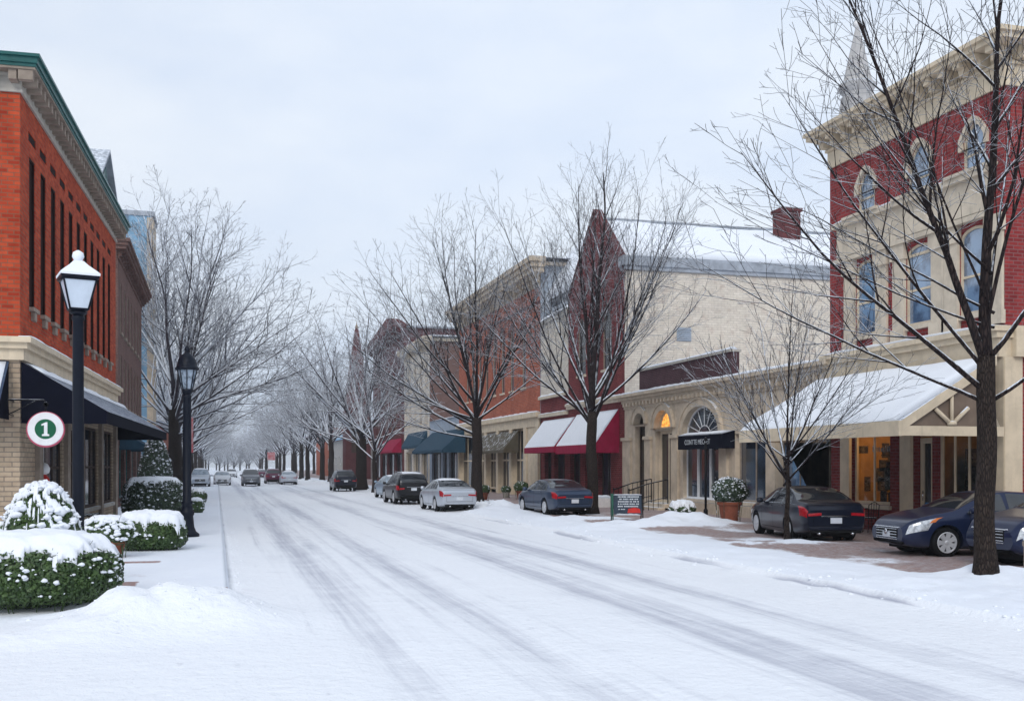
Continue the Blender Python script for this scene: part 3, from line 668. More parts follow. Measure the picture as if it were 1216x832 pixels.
m = MB(b3.location); m.slab((-18, Y0c, 21.35), (XL, Y0c, 21.35), (XL, Y1c, 21.35), (-18, Y1c, 21.35), .2, 10, 10, .05, 2, .5, .4); m.build('roof_snow', M['snow'], b3)

# a low shop far down the left side
b4 = thing('brick_shop', 'low brick shop far down the left pavement behind the trees', 'building', (XL-1, 108, 0))
Fb = Fac('L', XL-1); m = MB(b4.location); hs = [arch_poly(u, u+2.6, .8, 3.2) for u in (110, 115, 120, 125, 130)]
m.fwall(Fb, [(108, 0), (135, 0), (135, 6.5), (108, 6.5)], hs, .3); shell(m, -18, XL-1, 108, 135, 0, 6.5, ('E', 'T')); m.build('wall', M['orange_brick'], b4)
for u in (110, 115, 120, 125, 130): window(b4, Fb, u, u+2.6, .8, 3.2, 0, 'house_white', 'dark_glass', .15, 2, 1, .1)
m = MB(b4.location); m.slab((-18, 107.7, 6.5), (XL-.7, 107.7, 6.5), (XL-.7, 135, 6.5), (-18, 135, 6.5), .3, 10, 14, .05, 2, .4, .4); m.build('roof_snow', M['snow'], b4)

# ------------------------------------------------------------------ right side of the street
XR = 20.0; FR = Fac('R', XR)
# Victorian corner building
Ya, Yb = 23.2, 31.4; FB = Fac('S', Ya)
v = thing('victorian_building', 'crimson brick Victorian building with cream cornice, arched windows and snowy porch roof', 'building', (XR, Ya, 0))
up = [(on_x(1029, 230, XR)[0], 10.3, 11.62, .44), (on_x(1092, 205, XR)[0], 10.2, 11.72, .52), (on_x(1157, 180, XR)[0], 10.3, 11.62, .44)]
mid = [(up[0][0], .58), (up[1][0], .62), (up[2][0], .58)]
m = MB(v.location)
hl = [arch_poly(u-r, u+r, a, b, r*1.05, 12, True) for u, a, b, r in up] + [arch_poly(u-r, u+r, 6.35, 8.75, .3) for u, r in mid]
m.fwall(FR, [(Ya, 5.85), (Yb, 5.85), (Yb, 12.2), (Ya, 12.2)], hl, .3)
hs = [arch_poly(u-.5, u+.5, 6.4, 8.7, .3) for u in (23.5, 27, 30.5)] + [arch_poly(u-.42, u+.42, 10.2, 11.6, .4) for u in (23.5, 27, 30.5)] + [arch_poly(24.5, 28.5, .9, 3.2)]
m.fwall(FB, [(XR, 0), (36, 0), (36, 12.2), (XR, 12.2)], hs, .3)
shell(m, XR, 36, Ya, Yb, 0, 12.2, ('W', 'S', 'T')); m.build('wall', M['crimson_brick'], v)
for u, a, b, r in up: window(v, FR, u-r, u+r, a, b, r*1.05, 'cream_trim', 'sky_glass', .03, 1, 2, .07, 'limestone', True)
for u, r in mid: window(v, FR, u-r, u+r, 6.35, 8.75, .3, 'cream_trim', 'sky_glass', .03, 1, 2, .08, 'limestone')
for u in (23.5, 27, 30.5):
    window(v, FB, u-.5, u+.5, 6.4, 8.7, .3, 'cream_trim', 'sky_glass', .12, 1, 2, .08, 'limestone'); window(v, FB, u-.42, u+.42, 10.2, 11.6, .4, 'cream_trim', 'sky_glass', .12, 1, 2, .07, 'limestone')
window(v, FB, 24.5, 28.5, .9, 3.2, 0, 'cream_trim', 'glass', .12, 3, 1, .1, 'limestone')
m = MB(v.location)                                     # hoods, surrounds and carved spandrels
for u, a, b, r in up:
    o = arch_poly(u-r-.13, u+r+.13, a+.6, b+.15, r*1.05+.1, 12, True); i = arch_poly(u-r+.001, u+r-.001, a+.6, b, r*1.05, 12, True); m.fwall(FR, o, [i], .09, .08, True)
m.fbox(FR, 23.7, Yb-.55, 9.0, 10.02, .003, .10); m.fbox(FR, 23.6, Yb-.45, 10.021, 10.17, .003, .26); m.fbox(FR, 23.65, Yb-.5, 8.86, 8.999, .003, .22)
for u, r in mid:
    for s_ in (-1, 1): m.fbox(FR, u+s_*(r+.28)-.28, u+s_*(r+.28)+.28, 5.95, 8.858, .003, .09); m.fbox(FR, u+s_*(r+.28)-.34, u+s_*(r+.28)+.34, 8.4, 8.857, .004, .15); m.fbox(FR, u+s_*(r+.28)-.33, u+s_*(r+.28)+.33, 5.94, 6.3, .004, .14)
    m.fbox(FR, u-r-.35, u+r+.35, 10.171, 10.26, .02, .32)
    m.fprism(FR, [(u-r-.3, 9.05), (u+r+.3, 9.05), (u+r*.6, 9.55), (u, 9.75), (u-r*.6, 9.55)], .10, .16)
st = m.build('stone_trim', M['limestone'], v)
m = MB(v.location); snow_ledge(m, FR, 23.6, Yb-.45, 10.172, .02, .25, .08, 4); m.build('snow', M['snow'], st)
m = MB(v.location)
for F, a, b in ((FR, Ya, Yb), (FB, XR+.38, 36)):
    m.fbox(F, a-.06, b+.06, 12.2, 12.75, -.3, .06); m.fbox(F, a-.12, b+.1, 12.751, 12.83, -.3, .14)
    n = int((b-a)/.62)
    for i in range(n+1): u = a+(b-a)*i/n; m.fbox(F, u-.12, u+.12, 12.86, 13.19, .02, .34); m.fbox(F, u-.12, u+.12, 13.03, 13.192, .33, .52)
m.box(XR-.02, 36, Ya-.02, Yb, 12.83, 13.2)
m.box(XR-.62, 36, Ya-.62, Yb+.5, 13.2, 13.34); m.box(XR-.72, 36, Ya-.72, Yb+.55, 13.341, 13.46); m.build('cornice', M['cream_trim'], v)
m = MB(v.location); m.slab((XR-.66, Ya-.66, 13.461), (36, Ya-.66, 13.461), (36, Yb+.5, 13.461), (XR-.66, Yb+.5, 13.461), .12, 24, 16, .05, 8, .4, .6); m.build('roof_snow', M['snow'], v)
px_, py_ = on_y(1018, 100, 30.4)[0], 30.4              # stone pinnacle
px_ = max(px_, XR+.3); m = MB(v.location)
m.lathe([(.58, 13.3), (.58, 13.65), (.49, 13.72), (.48, 14.45), (.52, 14.48), (.60, 14.60), (.64, 14.72), (.52, 14.80), (.46, 14.9), (.28, 15.7), (.07, 16.6), (.06, 16.65)], (px_, py_, 0), 8, smooth=False)
for k in range(4): q = pi/4+k*pi/2; m.lathe([(.10, 13.5), (.10, 13.9), (.02, 14.4)], (px_+.5*cos(q), py_+.5*sin(q), 0), 6, smooth=False); pn = m.build('pinnacle', M['white_stone'], v)
m = MB(v.location); m.lathe([(.04, 16.6), (.08, 16.64), (.14, 16.74), (.10, 16.84), (.04, 16.88), (.05, 16.98), (.08, 17.03), (.02, 17.12)], (px_, py_, 0), 8); m.build('finial', M['white_stone'], pn)
m = MB(v.location)                                     # shop front under the porch
m.fbox(FR, Ya-.02, Yb, 5.05, 5.55, -.2, .20); m.fbox(FR, Ya-.1, Yb, 5.551, 5.72, -.2, .32); m.fbox(FR, Ya-.16, Yb, 5.721, 5.86, -.2, .42)
m.box(XR+.2, XR+1.1, Ya-.20, Ya+.1, 5.05, 5.86)
m.fbox(FR, Ya-.06, Ya+.55, 0, 5.048, -.3, .08); m.box(XR-.06, XR+.5, Ya-.08, Ya-.002, 0, 5.048); ent = m.build('shop_cornice', M['cream_trim'], v)
m = MB(v.location); snow_ledge(m, FR, Ya-.1, Yb, 5.861, .0, .40, .07, 7); m.build('snow', M['snow'], ent)
g_ = lambda px: on_x(px, 560, XR)[0]
ops = [(g_(1163), g_(1112), .85, 3.75), (g_(1107), g_(1085), PV, 3.6), (g_(1057), g_(1011), .95, 3.75)]
m = MB(v.location); m.fwall(FR, [(Ya+.56, 0), (Yb, 0), (Yb, 5.05), (Ya+.56, 5.05)], [arch_poly(*o) for o in ops], .25); m.build('shop_wall', M['maroon_brick'], v)  # darker brick than above, porch shade put into its colour
for k, (a, b, c, d) in enumerate(ops):
    if k == 1:
        dr = window(v, FR, a+.1, b-.1, c, d-.6, 0, 'cream_trim', 'dark_glass', .16, 1, 1, .16, None, name='door'); window(v, FR, a+.1, b-.1, d-.55, d, 0, 'cream_trim', 'dark_glass', .16, 1, 1, .07, None)
        p = MB(v.location); p.fbox(FR, a+.3, b-.3, c+.2, c+.95, -.2, -.165); p.build('kick_panel', M['blue_paint'], dr); p = MB(v.location); p.tube([FR.p(b-.22, c+1.0, -.15), FR.p(b-.22, c+1.3, -.15)], .02, 6); p.build('handle', M['chrome'], dr)
    else: window(v, FR, a, b, c, d, 0, 'cream_trim', 'shop_glass', .14, 3 if k == 0 else 2, 1, .10, 'limestone', name='shop_window')
for px in (1006, 1078): u = g_(px); m = MB(v.location); m.fbox(FR, u-.26, u+.26, 0, 5.047, .003, .10); m.fbox(FR, u-.32, u+.32, 0, .5, .004, .16); m.fbox(FR, u-.32, u+.32, 4.7, 5.046, .004, .18); m.build('pilaster', M['cream_trim'], v)
m = MB(v.location)                                     # the room behind the shop windows
xb = XR+3.2; m.add([(xb, Ya+.4, 0), (xb, Yb-.1, 0), (xb, Yb-.1, 4.2), (xb, Ya+.4, 4.2)], [(0, 1, 2, 3)]); m.box(XR+.3, xb, Ya+.4, Yb-.1, 4.1, 4.2); m.box(XR+.3, xb, Ya+.4, Yb-.1, .0, .3)
m.box(XR+.3, xb, Ya+.35, Ya+.4, 0, 4.2); m.build('shop_interior', M['dark_room'], v)
yp = g_(1066); m = MB(v.location); m.box(XR+.3, xb-.02, yp-.05, yp+.05, .3, 4.1); m.box(xb-.06, xb-.02, yp+.06, Yb-.12, .3, 4.1); m.box(XR+.3, xb-.07, Yb-.16, Yb-.12, .3, 4.1); m.build('lit_room_wall', M['warm_wall'], v)
m = MB(v.location); r_ = random.Random(3)
for i in range(46):
    yy = r_.uniform(Ya+.8, Yb-.3); xx = r_.uniform(XR+1.9, XR+2.7); h = r_.uniform(.15, .5); zz = r_.choice((.3, .3, 1.0, 1.6, 2.2))
    if abs(yy-yp) < .3: continue
    m.bbox(xx, xx+r_.uniform(.12, .4), yy, yy+r_.uniform(.12, .45), zz, zz+h, .03)
for yy in (Ya+1.5, Ya+3.2, yp+1.9):
    for zz in (1.0, 1.6, 2.2): m.box(XR+1.9, XR+3.0, yy-.7, yy+.7, zz-.04, zz-.003)
    for s_ in (-.68, .66): m.box(XR+1.92, XR+2.98, yy+s_, yy+s_+.03, .3, 2.7)
m.build('shelves', M['goods'], v)
m = MB(v.location)                                     # window display in the lit shop
for i in range(16):
    yy = r_.uniform(g_(1055), g_(1026)); xx = r_.uniform(XR+.5, XR+1.0); zz = .95+r_.choice((0, 0, .35, .75)); m.bbox(xx, xx+r_.uniform(.08, .25), yy-.1, yy+r_.uniform(.0, .22), zz-.3, zz+r_.uniform(.15, .45), .03)
for zz in (1.28, 1.68, 2.1, 2.5): m.box(XR+.5, XR+1.0, g_(1056), g_(1030), zz, zz+.03)
for i in range(7): yy = g_(1052)+.12*i; m.box(XR+.55, XR+.95, yy, yy+.05, 2.13, 2.13+r_.uniform(.12, .34))
m.build('window_display', M['goods'], v)
m = MB(v.location)
for i in range(9): yy = g_(1050)+.11*i; m.box(XR+.22, XR+.23, yy, yy+r_.uniform(.04, .08), 2.62, 2.62+r_.uniform(.12, .2))
m.build('hanging_tags', M['chalk'], v)
m = MB(v.location)
for i in range(14): yy = r_.uniform(yp+.2, Yb-.7); zz = r_.uniform(1.0, 3.0); m.box(xb-.09, xb-.062, yy, yy+r_.uniform(.15, .5), zz, zz+r_.uniform(.2, .6))
for i in range(9): xx = r_.uniform(XR+.6, xb-.6); zz = r_.uniform(1.0, 2.8); m.box(xx, xx+r_.uniform(.2, .5), Yb-.19, Yb-.162, zz, zz+r_.uniform(.2, .6))
m.build('added_pictures', M['goods'], v)  # dark rectangles added to darken the too evenly glowing wall
for k, (xx, yy, pw) in enumerate(((XR+1.3, yp+1.5, 75), (XR+2.0, yp-1.8, 5), (XR+1.2, Ya+1.6, 4))):
    m = MB(v.location); m.lathe([(.03, .25), (.05, .24), (.16, .05), (.17, 0), (.02, .02)], (xx, yy, 3.35), 12); m.tube([(xx, yy, 3.58), (xx, yy, 4.1)], .008, 4); pl = m.build('pendant_lamp', M['iron'], v)
    m = MB(v.location); m.lathe([(.02, -.08), (.07, -.04), (.07, .03), (.03, .05)], (xx, yy, 3.36), 10); m.build('bulb', lit('bulb_glow', (1, .62, .25), 14, (1, .62, .25)), pl)
    ld = bpy.data.lights.new('shop_lamp', 'POINT'); ld.energy = pw; ld.color = (1, .55, .2); ld.shadow_soft_size = .12; lo = bpy.data.objects.new('shop_lamp', ld); COL.objects.link(lo); lo.parent = pl
    lo.location = (xx-v.location.x, yy-v.location.y, 3.15)
# porch roof
zt, ze, ox = 5.02, 3.30, 3.35
P = FR.p; m = MB(v.location); A_, B_ = Ya+.02, Yb-.05
q = [P(A_-.18, zt, .43), P(B_, zt, .43), P(B_, ze, ox), P(A_-.18, ze, ox)]; m.hull(q, [(p[0], p[1], p[2]-.10) for p in q]); pr = m.build('porch_roof', M['brown_panel'], v)
m = MB(v.location)
m.fbox(FR, A_-.26, B_+.04, ze-.36, ze+.03, ox-.03, ox+.06)                    # eave fascia
for u0 in (A_-.25, B_-.06):
    q = [P(u0, zt-.22, .44), P(u0, zt+.05, .44), P(u0, ze+.03, ox-.032), P(u0, ze-.24, ox-.032)]; m.hull(q, [(p[0], p[1]+.09, p[2]) for p in q])
    m.fbox(FR, u0+.005, u0+.085, ze-.35, ze-.1, .2, ox-.035)                      # bottom tie beam
m.build('fascia', M['cream_trim'], pr)
m = MB(v.location)
tri = [P(A_-.1, ze-.10, .3), P(A_-.1, zt-.2, .44), P(A_-.1, ze-.12, ox-.1)]; m.add(tri + [(p[0], p[1]+.05, p[2]) for p in tri], [(0, 1, 2), (5, 4, 3), (0, 3, 4, 1), (1, 4, 5, 2), (2, 5, 3, 0)]); m.build('gable_panel', M['brown_panel'], pr)
m = MB(v.location); yg = A_-.16; xc = XR-1.75
m.tube([P(yg, ze+.75, 1.75), P(yg, ze-.05, 1.75)], .05, 6); m.tube([P(yg, ze+.35, 2.25), P(yg, ze-.03, 1.78)], .06, 6); m.tube([P(yg, ze+.38, 1.25), P(yg, ze-.03, 1.72)], .06, 6)
m.tube([P(yg, zt-.5, 1.05), P(yg, ze-.1, .32)], .05, 6); m.lathe([(.02, -.06), (.12, -.05), (.13, 0), (.10, .05), (.02, .06)], P(yg, ze-.02, 1.75), 8); m.build('gable_brace', M['cream_trim'], pr)
m = MB(v.location); m.slab(P(A_-.22, zt-.005, .44), P(B_, zt-.005, .44), P(B_, ze+.0, ox+.03), P(A_-.22, ze+.0, ox+.03), .12, 40, 20, .05, 11, .22, .7, .03); m.build('snow', M['snow'], pr)

# cream stone arcade shop
Yc, Yd = Yb+.02, 50.0
a_ = thing('arcade_building', 'low cream stone shop with round arched openings and navy awning', 'building', (XR, Yc, 0))
g2 = lambda px: on_x(px, 540, XR)[0]
ar = [(g2(766), g2(754), .16, 4.75, .55), (g2(798), g2(778), .45, 4.75, .85), (g2(855), g2(811), .75, 4.75, 1.25)]
sw = [(g2(912), g2(873), .75, 3.45), (g2(987), g2(924), .75, 3.45)]
m = MB(a_.location); hl = [arch_poly(*o) for o in ar] + [arch_poly(*o) for o in sw]
m.fwall(FR, [(Yc, 0), (Yd, 0), (Yd, 5.3), (Yc, 5.3)], hl, .42); shell(m, XR, 34, Yc, Yd, 0, 5.3, ('W', 'T')); m.build('wall', M['sandstone'], a_)
m = MB(a_.location)
for u0, u1, z0, z1, r in ar:
    o = arch_poly(u0-.28, u1+.28, z1-r-.02, z1+.3, r+.3, 14); i = arch_poly(u0+.002, u1-.002, z1-r-.02, z1, r, 14); m.fwall(FR, o, [i], .10, .09, True)
    o = arch_poly(u0-.34, u1+.34, z1-r+.02, z1+.36, r+.34, 14); i = arch_poly(u0-.27, u1+.27, z1-r+.02, z1+.29, r+.29, 14); m.fwall(FR, o, [i], .14, .14, True)
for px in (746, 771, 803, 861, 918): u = g2(px); w_ = .34 if px != 746 else .5; m.fbox(FR, u-w_, u+w_, 0, 3.42, .003, .12); m.fbox(FR, u-w_-.06, u+w_+.06, 3.421, 3.58, .003, .20); m.fbox(FR, u-w_-.05, u+w_+.05, 0, .55, .004, .17)
m.fbox(FR, Yc, g2(812), 0, .6, .003, .14)
for o in ar[:2]: m.fbox(FR, o[0], o[1], o[3]-o[4]-.1, o[3]-o[4]-.02, -.3, .02)
m.build('stone_trim', M['sandstone'], a_)
def fan(n):
    def f(mm):
        u0, u1, z0, z1, r = ar[2]; c = (u0+u1)/2; R_ = (u1-u0)/2; zs = z1-r
        for k in range(1, n): q = pi*k/n; mm.tube([FR.p(c+R_*.3*cos(q), zs+r*.3*sin(q), -.17), FR.p(c+R_*.97*cos(q), zs+r*.95*sin(q), -.17)], .022, 4)
        mm.tube([FR.p(c+R_*.32*cos(pi*k/12), zs+r*.32*sin(pi*k/12), -.17) for k in range(13)], .022, 4)
        for s_ in (-.33, .33): mm.fbox(FR, c+s_*R_-.05, c+s_*R_+.05, z0, zs, -.22, -.14)
        mm.fbox(FR, u0, u1, zs-.1, zs+.02, -.24, -.12)
    return f
window(a_, FR, *ar[0][:4], ar[0][4], 'dark_wood', 'dark_glass', .26, 1, 2, .08)
dw = window(a_, FR, ar[1][0], ar[1][1], ar[1][2], ar[1][3]-ar[1][4]-.1, 0, 'cream_trim', 'dark_glass', .26, 2, 1, .14, None, name='door')
window(a_, FR, ar[1][0], ar[1][1], ar[1][3]-ar[1][4], ar[1][3], ar[1][4]-.02, 'cream_trim', 'orange_lit', .24, 1, 1, .09, None, name='fanlight')
window(a_, FR, *ar[2][:4], ar[2][4], 'white_paint', 'glass', .18, 1, 1, .07, 'limestone', extra=fan(8), name='arched_window')
for o in sw: window(a_, FR, *o, 0, 'old_trim', 'glass' if o is sw[0] else 'sky_glass', .2, 2 if o is sw[0] else 3, 1, .08, 'limestone', name='shop_window')
m = MB(a_.location); m.fbox(FR, Yc, Yd, 5.0, 5.3, .003, .06); cornice(m, FR, Yc, Yd, 5.3, 5.72, .42, 3); m.box(XR+.06, 34, Yc, Yd, 5.3, 5.71)
n = int((Yd-Yc)/.42)
for i in range(n): u = Yc+.2+i*.42; m.fbox(FR, u-.09, u+.09, 5.12, 5.298, .06, .22)
co = m.build('cornice', M['sandstone'], a_)
m = MB(a_.location); snow_ledge(m, FR, Yc, Yd, 5.722, -.1, .40, .09, 12, 50); m.build('snow', M['snow'], co)
yp1 = on_x(757, 450, XR)[0]; m = MB(a_.location); yp0 = on_x(866, 430, XR)[0]; m.box(XR+.1, XR+.45, yp0, yp1, 5.72, 6.80); m.build('parapet', M['plum_brick'], a_)
m = MB(a_.location); m.box(XR+.02, XR+.52, yp0-.05, yp1+.05, 6.80, 6.9); pc = m.build('coping', M['grey_trim'], a_)
m = MB(a_.location); m.slab((XR+.03, yp0, 6.901), (XR+.5, yp0, 6.901), (XR+.5, yp1, 6.901), (XR+.03, yp1, 6.901), .1, 4, 40, .05, 14, .15, 1.2); m.build('snow', M['snow'], pc)
m = MB(a_.location); m.slab((XR+.5, Yc, 5.8), (34, Yc, 5.8), (34, Yd, 5.8), (XR+.5, Yd, 5.8), .2, 14, 14, .05, 15, .3, .6); m.build('roof_snow', M['snow'], a_)
u0, u1 = on_x(857, 520, XR-.6)[0], on_x(805, 520, XR-.6)[0]
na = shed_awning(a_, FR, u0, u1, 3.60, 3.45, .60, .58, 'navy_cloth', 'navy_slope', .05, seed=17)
text_mesh('CONTTE MECKET', .30, 'lettering', M['chalk'], Matrix.Translation((-.615, (u0+u1)/2-Yc+.15, 3.16)) @ Matrix.Rotation(-pi/2, 4, 'Z') @ Matrix.Rotation(pi/2, 4, 'X'), na)
st_ = MB(a_.location); uc = (ar[1][0]+ar[1][1])/2
for k in range(2): st_.bbox(XR-.125-.33*(2-k), XR-.125, uc-1.15, uc+1.15, .1, .1+.17*(k+1), .02)
st_.build('steps', M['sandstone'], a_)
rl = thing('stair_railing', 'black iron railing beside the steps of the cream arcade shop', 'railing', (XR-1, uc, .15))
for s_ in (-.95, .95):
    m = MB(rl.location); yy = uc+s_
    top = [(XR-2.1, yy, 1.05), (XR-1.2, yy, 1.35), (XR-.2, yy, 1.55)]; m.tube(top, .03, 6); m.tube([(p[0], p[1], p[2]-.8) for p in top], .02, 5)
    for i in range(9): x = XR-2.1+i*.2375; z = np.interp(x, [p[0] for p in top], [p[2] for p in top]); m.tube([(x, yy, .12), (x, yy, z)], .028 if i in (0, 8) else .014, 5)
    m.lathe([(.02, 0), (.05, .04), (.02, .1)], (XR-2.1, yy, 1.05), 8); m.build('rail', M['iron'], rl)

# tall cream brick building with the pointed red front
Ye, Yf = 50.02, 64.4; yt = 58.9
t_ = thing('gabled_building', 'tall crimson brick shop front with steep pointed gable on a long cream brick building', 'building', (XR, Ye, 0))
FT = Fac('R', XR); FTs = Fac('S', Ye); m = MB(t_.location)
tw = [(on_x(721, 400, XR)[0], .66), (on_x(691, 400, XR)[0], .66)]
hl = [arch_poly(u-r, u+r, 7.3, 10.6, .9, 12, True) for u, r in tw]
m.fwall(FT, [(Ye, 5.9), (yt, 5.9), (yt, 11.9), ((Ye+yt)/2, 16.0), (Ye, 12.1)], hl, .3)
m.add([(XR+.35, Ye, 5.9), (XR+.35, yt, 5.9), (XR+.35, yt, 11.9), (XR+.35, (Ye+yt)/2, 16.0), (XR+.35, Ye, 12.1)], [(0, 1, 2, 3, 4)])
m.box(XR+.02, XR+.34, yt-.02, yt+.0, 5.9, 11.85)
m.fbox(FT, yt+.01, Yf, 5.0, 6.35, -.3, 0)
sh = [(g2(660), g2(676)) for _ in (0,)]
ops = [(52.0, 53.9, .5, 3.6), (54.6, 56.0, PV, 3.4), (56.8, 58.6, .5, 3.6), (59.6, 61.6, .5, 3.6), (62.2, 63.6, PV, 3.4)]
m.fwall(FT, [(Ye, 0), (Yf, 0), (Yf, 5.0), (Ye, 5.0)], [arch_poly(*o) for o in ops], .35); m.fbox(FT, Ye, yt, 5.0, 5.9, -.3, 0)
m.build('wall', M['maroon_brick'], t_)
for u, r in tw: window(t_, FT, u-r, u+r, 7.3, 10.6, .9, 'old_trim', 'dark_glass', .04, 1, 3, .06, 'limestone', True)
for o in ops: window(t_, FT, *o, 0, 'dark_wood', 'dark_glass' if o[2] < .3 else 'glass', .25, 1 if o[2] < .3 else 2, 1, .1, None, name='door' if o[2] < .3 else 'shop_window')
m = MB(t_.location); yc_ = (Ye+yt)/2
for a, b in (((Ye-.05, 12.1), (yc_, 16.12)), ((yt+.05, 11.9), (yc_, 16.12))):
    q = [FT.p(a[0], a[1], .08), FT.p(b[0], b[1], .08), FT.p(b[0], b[1], -.42), FT.p(a[0], a[1], -.42)]; m.hull(q, [(p[0], p[1], p[2]+.13) for p in q])
m.build('gable_coping', M['dark_red_brick'], t_)
m = MB(t_.location); m.fwall(FTs, [(XR, 0), (44, 0), (44, 12.15), (XR, 12.15)], [], .3)
m.fwall(FT, [(yt+.02, 6.35), (Yf, 6.35), (Yf, 11.1), (yt+.02, 11.5)], [], .3); m.box(XR+.3, 44, Yf-.1, Yf, 0, 11); m.build('side_wall', M['cream_brick'], t_)
m = MB(t_.location); m.box(XR-.05, 44, Ye-.12, Ye+.5, 12.15, 12.35); m.box(XR-.15, 44, Ye-.2, Ye+.5, 12.351, 12.85); m.build('eave', M['slate_metal'], t_)
m = MB(t_.location); m.fbox(FT, yt+.02, Yf, 11.12, 11.3, -.3, .1); cp = m.build('coping', M['grey_trim'], t_)
m = MB(t_.location); m.slab(FT.p(yt+.1, 11.52, .09), FT.p(Yf, 11.3, .09), FT.p(Yf, 11.5, -1.2), FT.p(yt+.1, 11.72, -1.2), .22, 20, 8, .05, 21, .25, 1, .02); m.build('snow', M['snow'], cp)
Yr = 62.0; zr = 17.3; m = MB(t_.location)
q = [(XR+.5, Ye+.3, 12.8), (44, Ye+.3, 12.8), (44, Yr, zr), (XR+3.4, Yr, zr)]; m.hull(q, [(p[0], p[1], p[2]-.15) for p in q]); q = [(XR+3.4, Yr, zr), (44, Yr, zr), (44, 74, 12.6), (XR+3.4, 74, 12.6)]; m.hull(q, [(p[0], p[1], p[2]-.15) for p in q])
m.add([(XR+.5, Ye+.3, 12.6), (XR+3.4, Yr, zr-.1), (XR+.5, 74, 12.5)], [(0, 1, 2)]); m.box(XR+.36, XR+3.5, Ye+.3, Yf, 11.9, 12.1); m.tube([(XR+3.3, Yr, zr+.33), (44, Yr, zr+.33)], .10, 6); rf = m.build('roof', M['slate_metal'], t_)
m = MB(t_.location); m.slab((XR+.4, Ye-.1, 12.86), (44, Ye-.1, 12.86), (44, Yr, zr), (XR+3.4, Yr, zr), .3, 40, 24, .06, 22, .3, .5, .02); m.slab((XR+.45, Ye-.05, 12.86), (XR+.45, 74, 12.6), (XR+3.42, Yr+.2, zr+.05), (XR+3.42, Yr, zr+.05), .26, 24, 20, .05, 23, .25, .5, .02); m.build('snow', M['snow'], rf)
xch, _ = on_y(935, 260, 58.5); m = MB(t_.location); m.box(xch-.62, xch+.62, 58, 59.2, 15.0, 17.9); m.box(xch-.72, xch+.72, 57.9, 59.3, 17.9, 18.1); ch = m.build('chimney', M['dark_red_brick'], rf)
m = MB(t_.location); m.slab((xch-.7, 57.92, 18.1), (xch+.7, 57.92, 18.1), (xch+.7, 59.28, 18.1), (xch-.7, 59.28, 18.1), .12, 6, 6, .03, 2, .2, 1); m.build('snow', M['snow'], ch)
xv, zv = on_y(812, 397, Ye); m = MB(t_.location); m.fbox(FTs, xv-.4, xv+.4, zv-.35, zv+.35, .002, .05)
for i in range(6): m.fbox(FTs, xv-.36, xv+.36, zv-.32+.11*i, zv-.26+.11*i, .052, .075)
m.build('vent', M['slate_wall'], t_)
m = MB(t_.location); m.fbox(FT, Ye, yt, 5.45, 5.62, .003, .16); m.fbox(FT, Ye, yt, 5.621, 5.75, .003, .24); m.fbox(FT, yt+.01, Yf, 5.2, 5.4, .003, .2); m.fbox(FT, yt+.02, Yf, 6.35, 6.5, -.2, .2); lg = m.build('ledge', M['limestone'], t_)
m = MB(t_.location); snow_ledge(m, FT, Ye, yt, 5.752, .0, .22, .09, 3); m.build('snow', M['snow'], lg); m = MB(t_.location); snow_ledge(m, FT, yt+.02, Yf, 6.502, .0, .2, .1, 5); m.build('snow', M['snow'], lg); m = MB(t_.location); snow_ledge(m, FT, yt+.01, Yf, 5.402, .0, .2, .06, 6); m.build('snow', M['snow'], lg)
shed_awning(t_, FT, 50.7, 57.2, 5.1, 3.25, 1.35, .42, 'burgundy_cloth', None, .055, seed=31)
shed_awning(t_, FT, 57.5, 63.6, 5.0, 3.25, 1.35, .32, 'burgundy_cloth', None, .06, seed=35)

# orange-red brick building with a heavy cornice
Yg, Yh = 64.5, 88.0
o_ = thing('brick_building', 'orange red brick building with heavy cream cornice and olive awning', 'building', (XR, Yg, 0))
ws = [on_x(px, 420, XR)[0] for px in (622, 608, 597, 587, 578, 570, 562, 555)]
m = MB(o_.location); m.fwall(FR, [(Yg, 5.6), (Yh, 5.6), (Yh, 13.7), (Yg, 13.7)], [arch_poly(u-.5, u+.5, 7.4, 11.9, .5) for u in ws if u < Yh-.8], .32); m.build('wall', M['orange_brick'], o_)
m = MB(o_.location); shell(m, XR, 38, Yg, Yh, 0, 15.0, ('W', 'T')); m.build('side_wall', M['slate_wall'], o_)
for u in ws:
    if u < Yh-.8: window(o_, FR, u-.5, u+.5, 7.4, 11.9, .5, 'old_trim', 'glass', .08, 1, 2, .08, 'limestone')
m = MB(o_.location)
for u in ws:
    if u < Yh-.8: oo = arch_poly(u-.68, u+.68, 11.2, 12.15, .7); ii = arch_poly(u-.499, u+.499, 11.2, 11.9, .5); m.fwall(FR, oo, [ii], .06, .06, True)
m.fbox(FR, Yg, Yh, 12.6, 12.75, .003, .08); m.build('brick_trim', M['dark_red_brick'], o_)
m = MB(o_.location); cornice(m, FR, Yg, Yh, 13.7, 15.4, 1.0, 3, .75, .26); m.box(XR+.06, 38, Yg-.3, Yh, 15.0, 15.2); m.build('cornice', M['sandstone'], o_)
m = MB(o_.location); m.slab((XR-.6, Yg-.7, 15.4), (38, Yg-.7, 15.4), (38, Yh+.5, 15.4), (XR-.6, Yh+.5, 15.4), .2, 16, 16, .05, 5, .4, .5); m.build('roof_snow', M['snow'], o_)
m = MB(o_.location); m.fbox(FR, Yg, Yh, 4.7, 5.3, -.3, .12); m.fbox(FR, Yg, Yh, 5.301, 5.6, -.3, .32)
for u in (64.9, 67.6, 71.2, 74.8, 78.4, 82, 87.6): m.fbox(FR, u-.3, u+.3, 0, 4.699, -.3, .15)
m.fbox(FR, Yg, 67.2, 0, 4.698, -.3, .05); sc_ = m.build('shop_front', M['cream_trim'], o_)
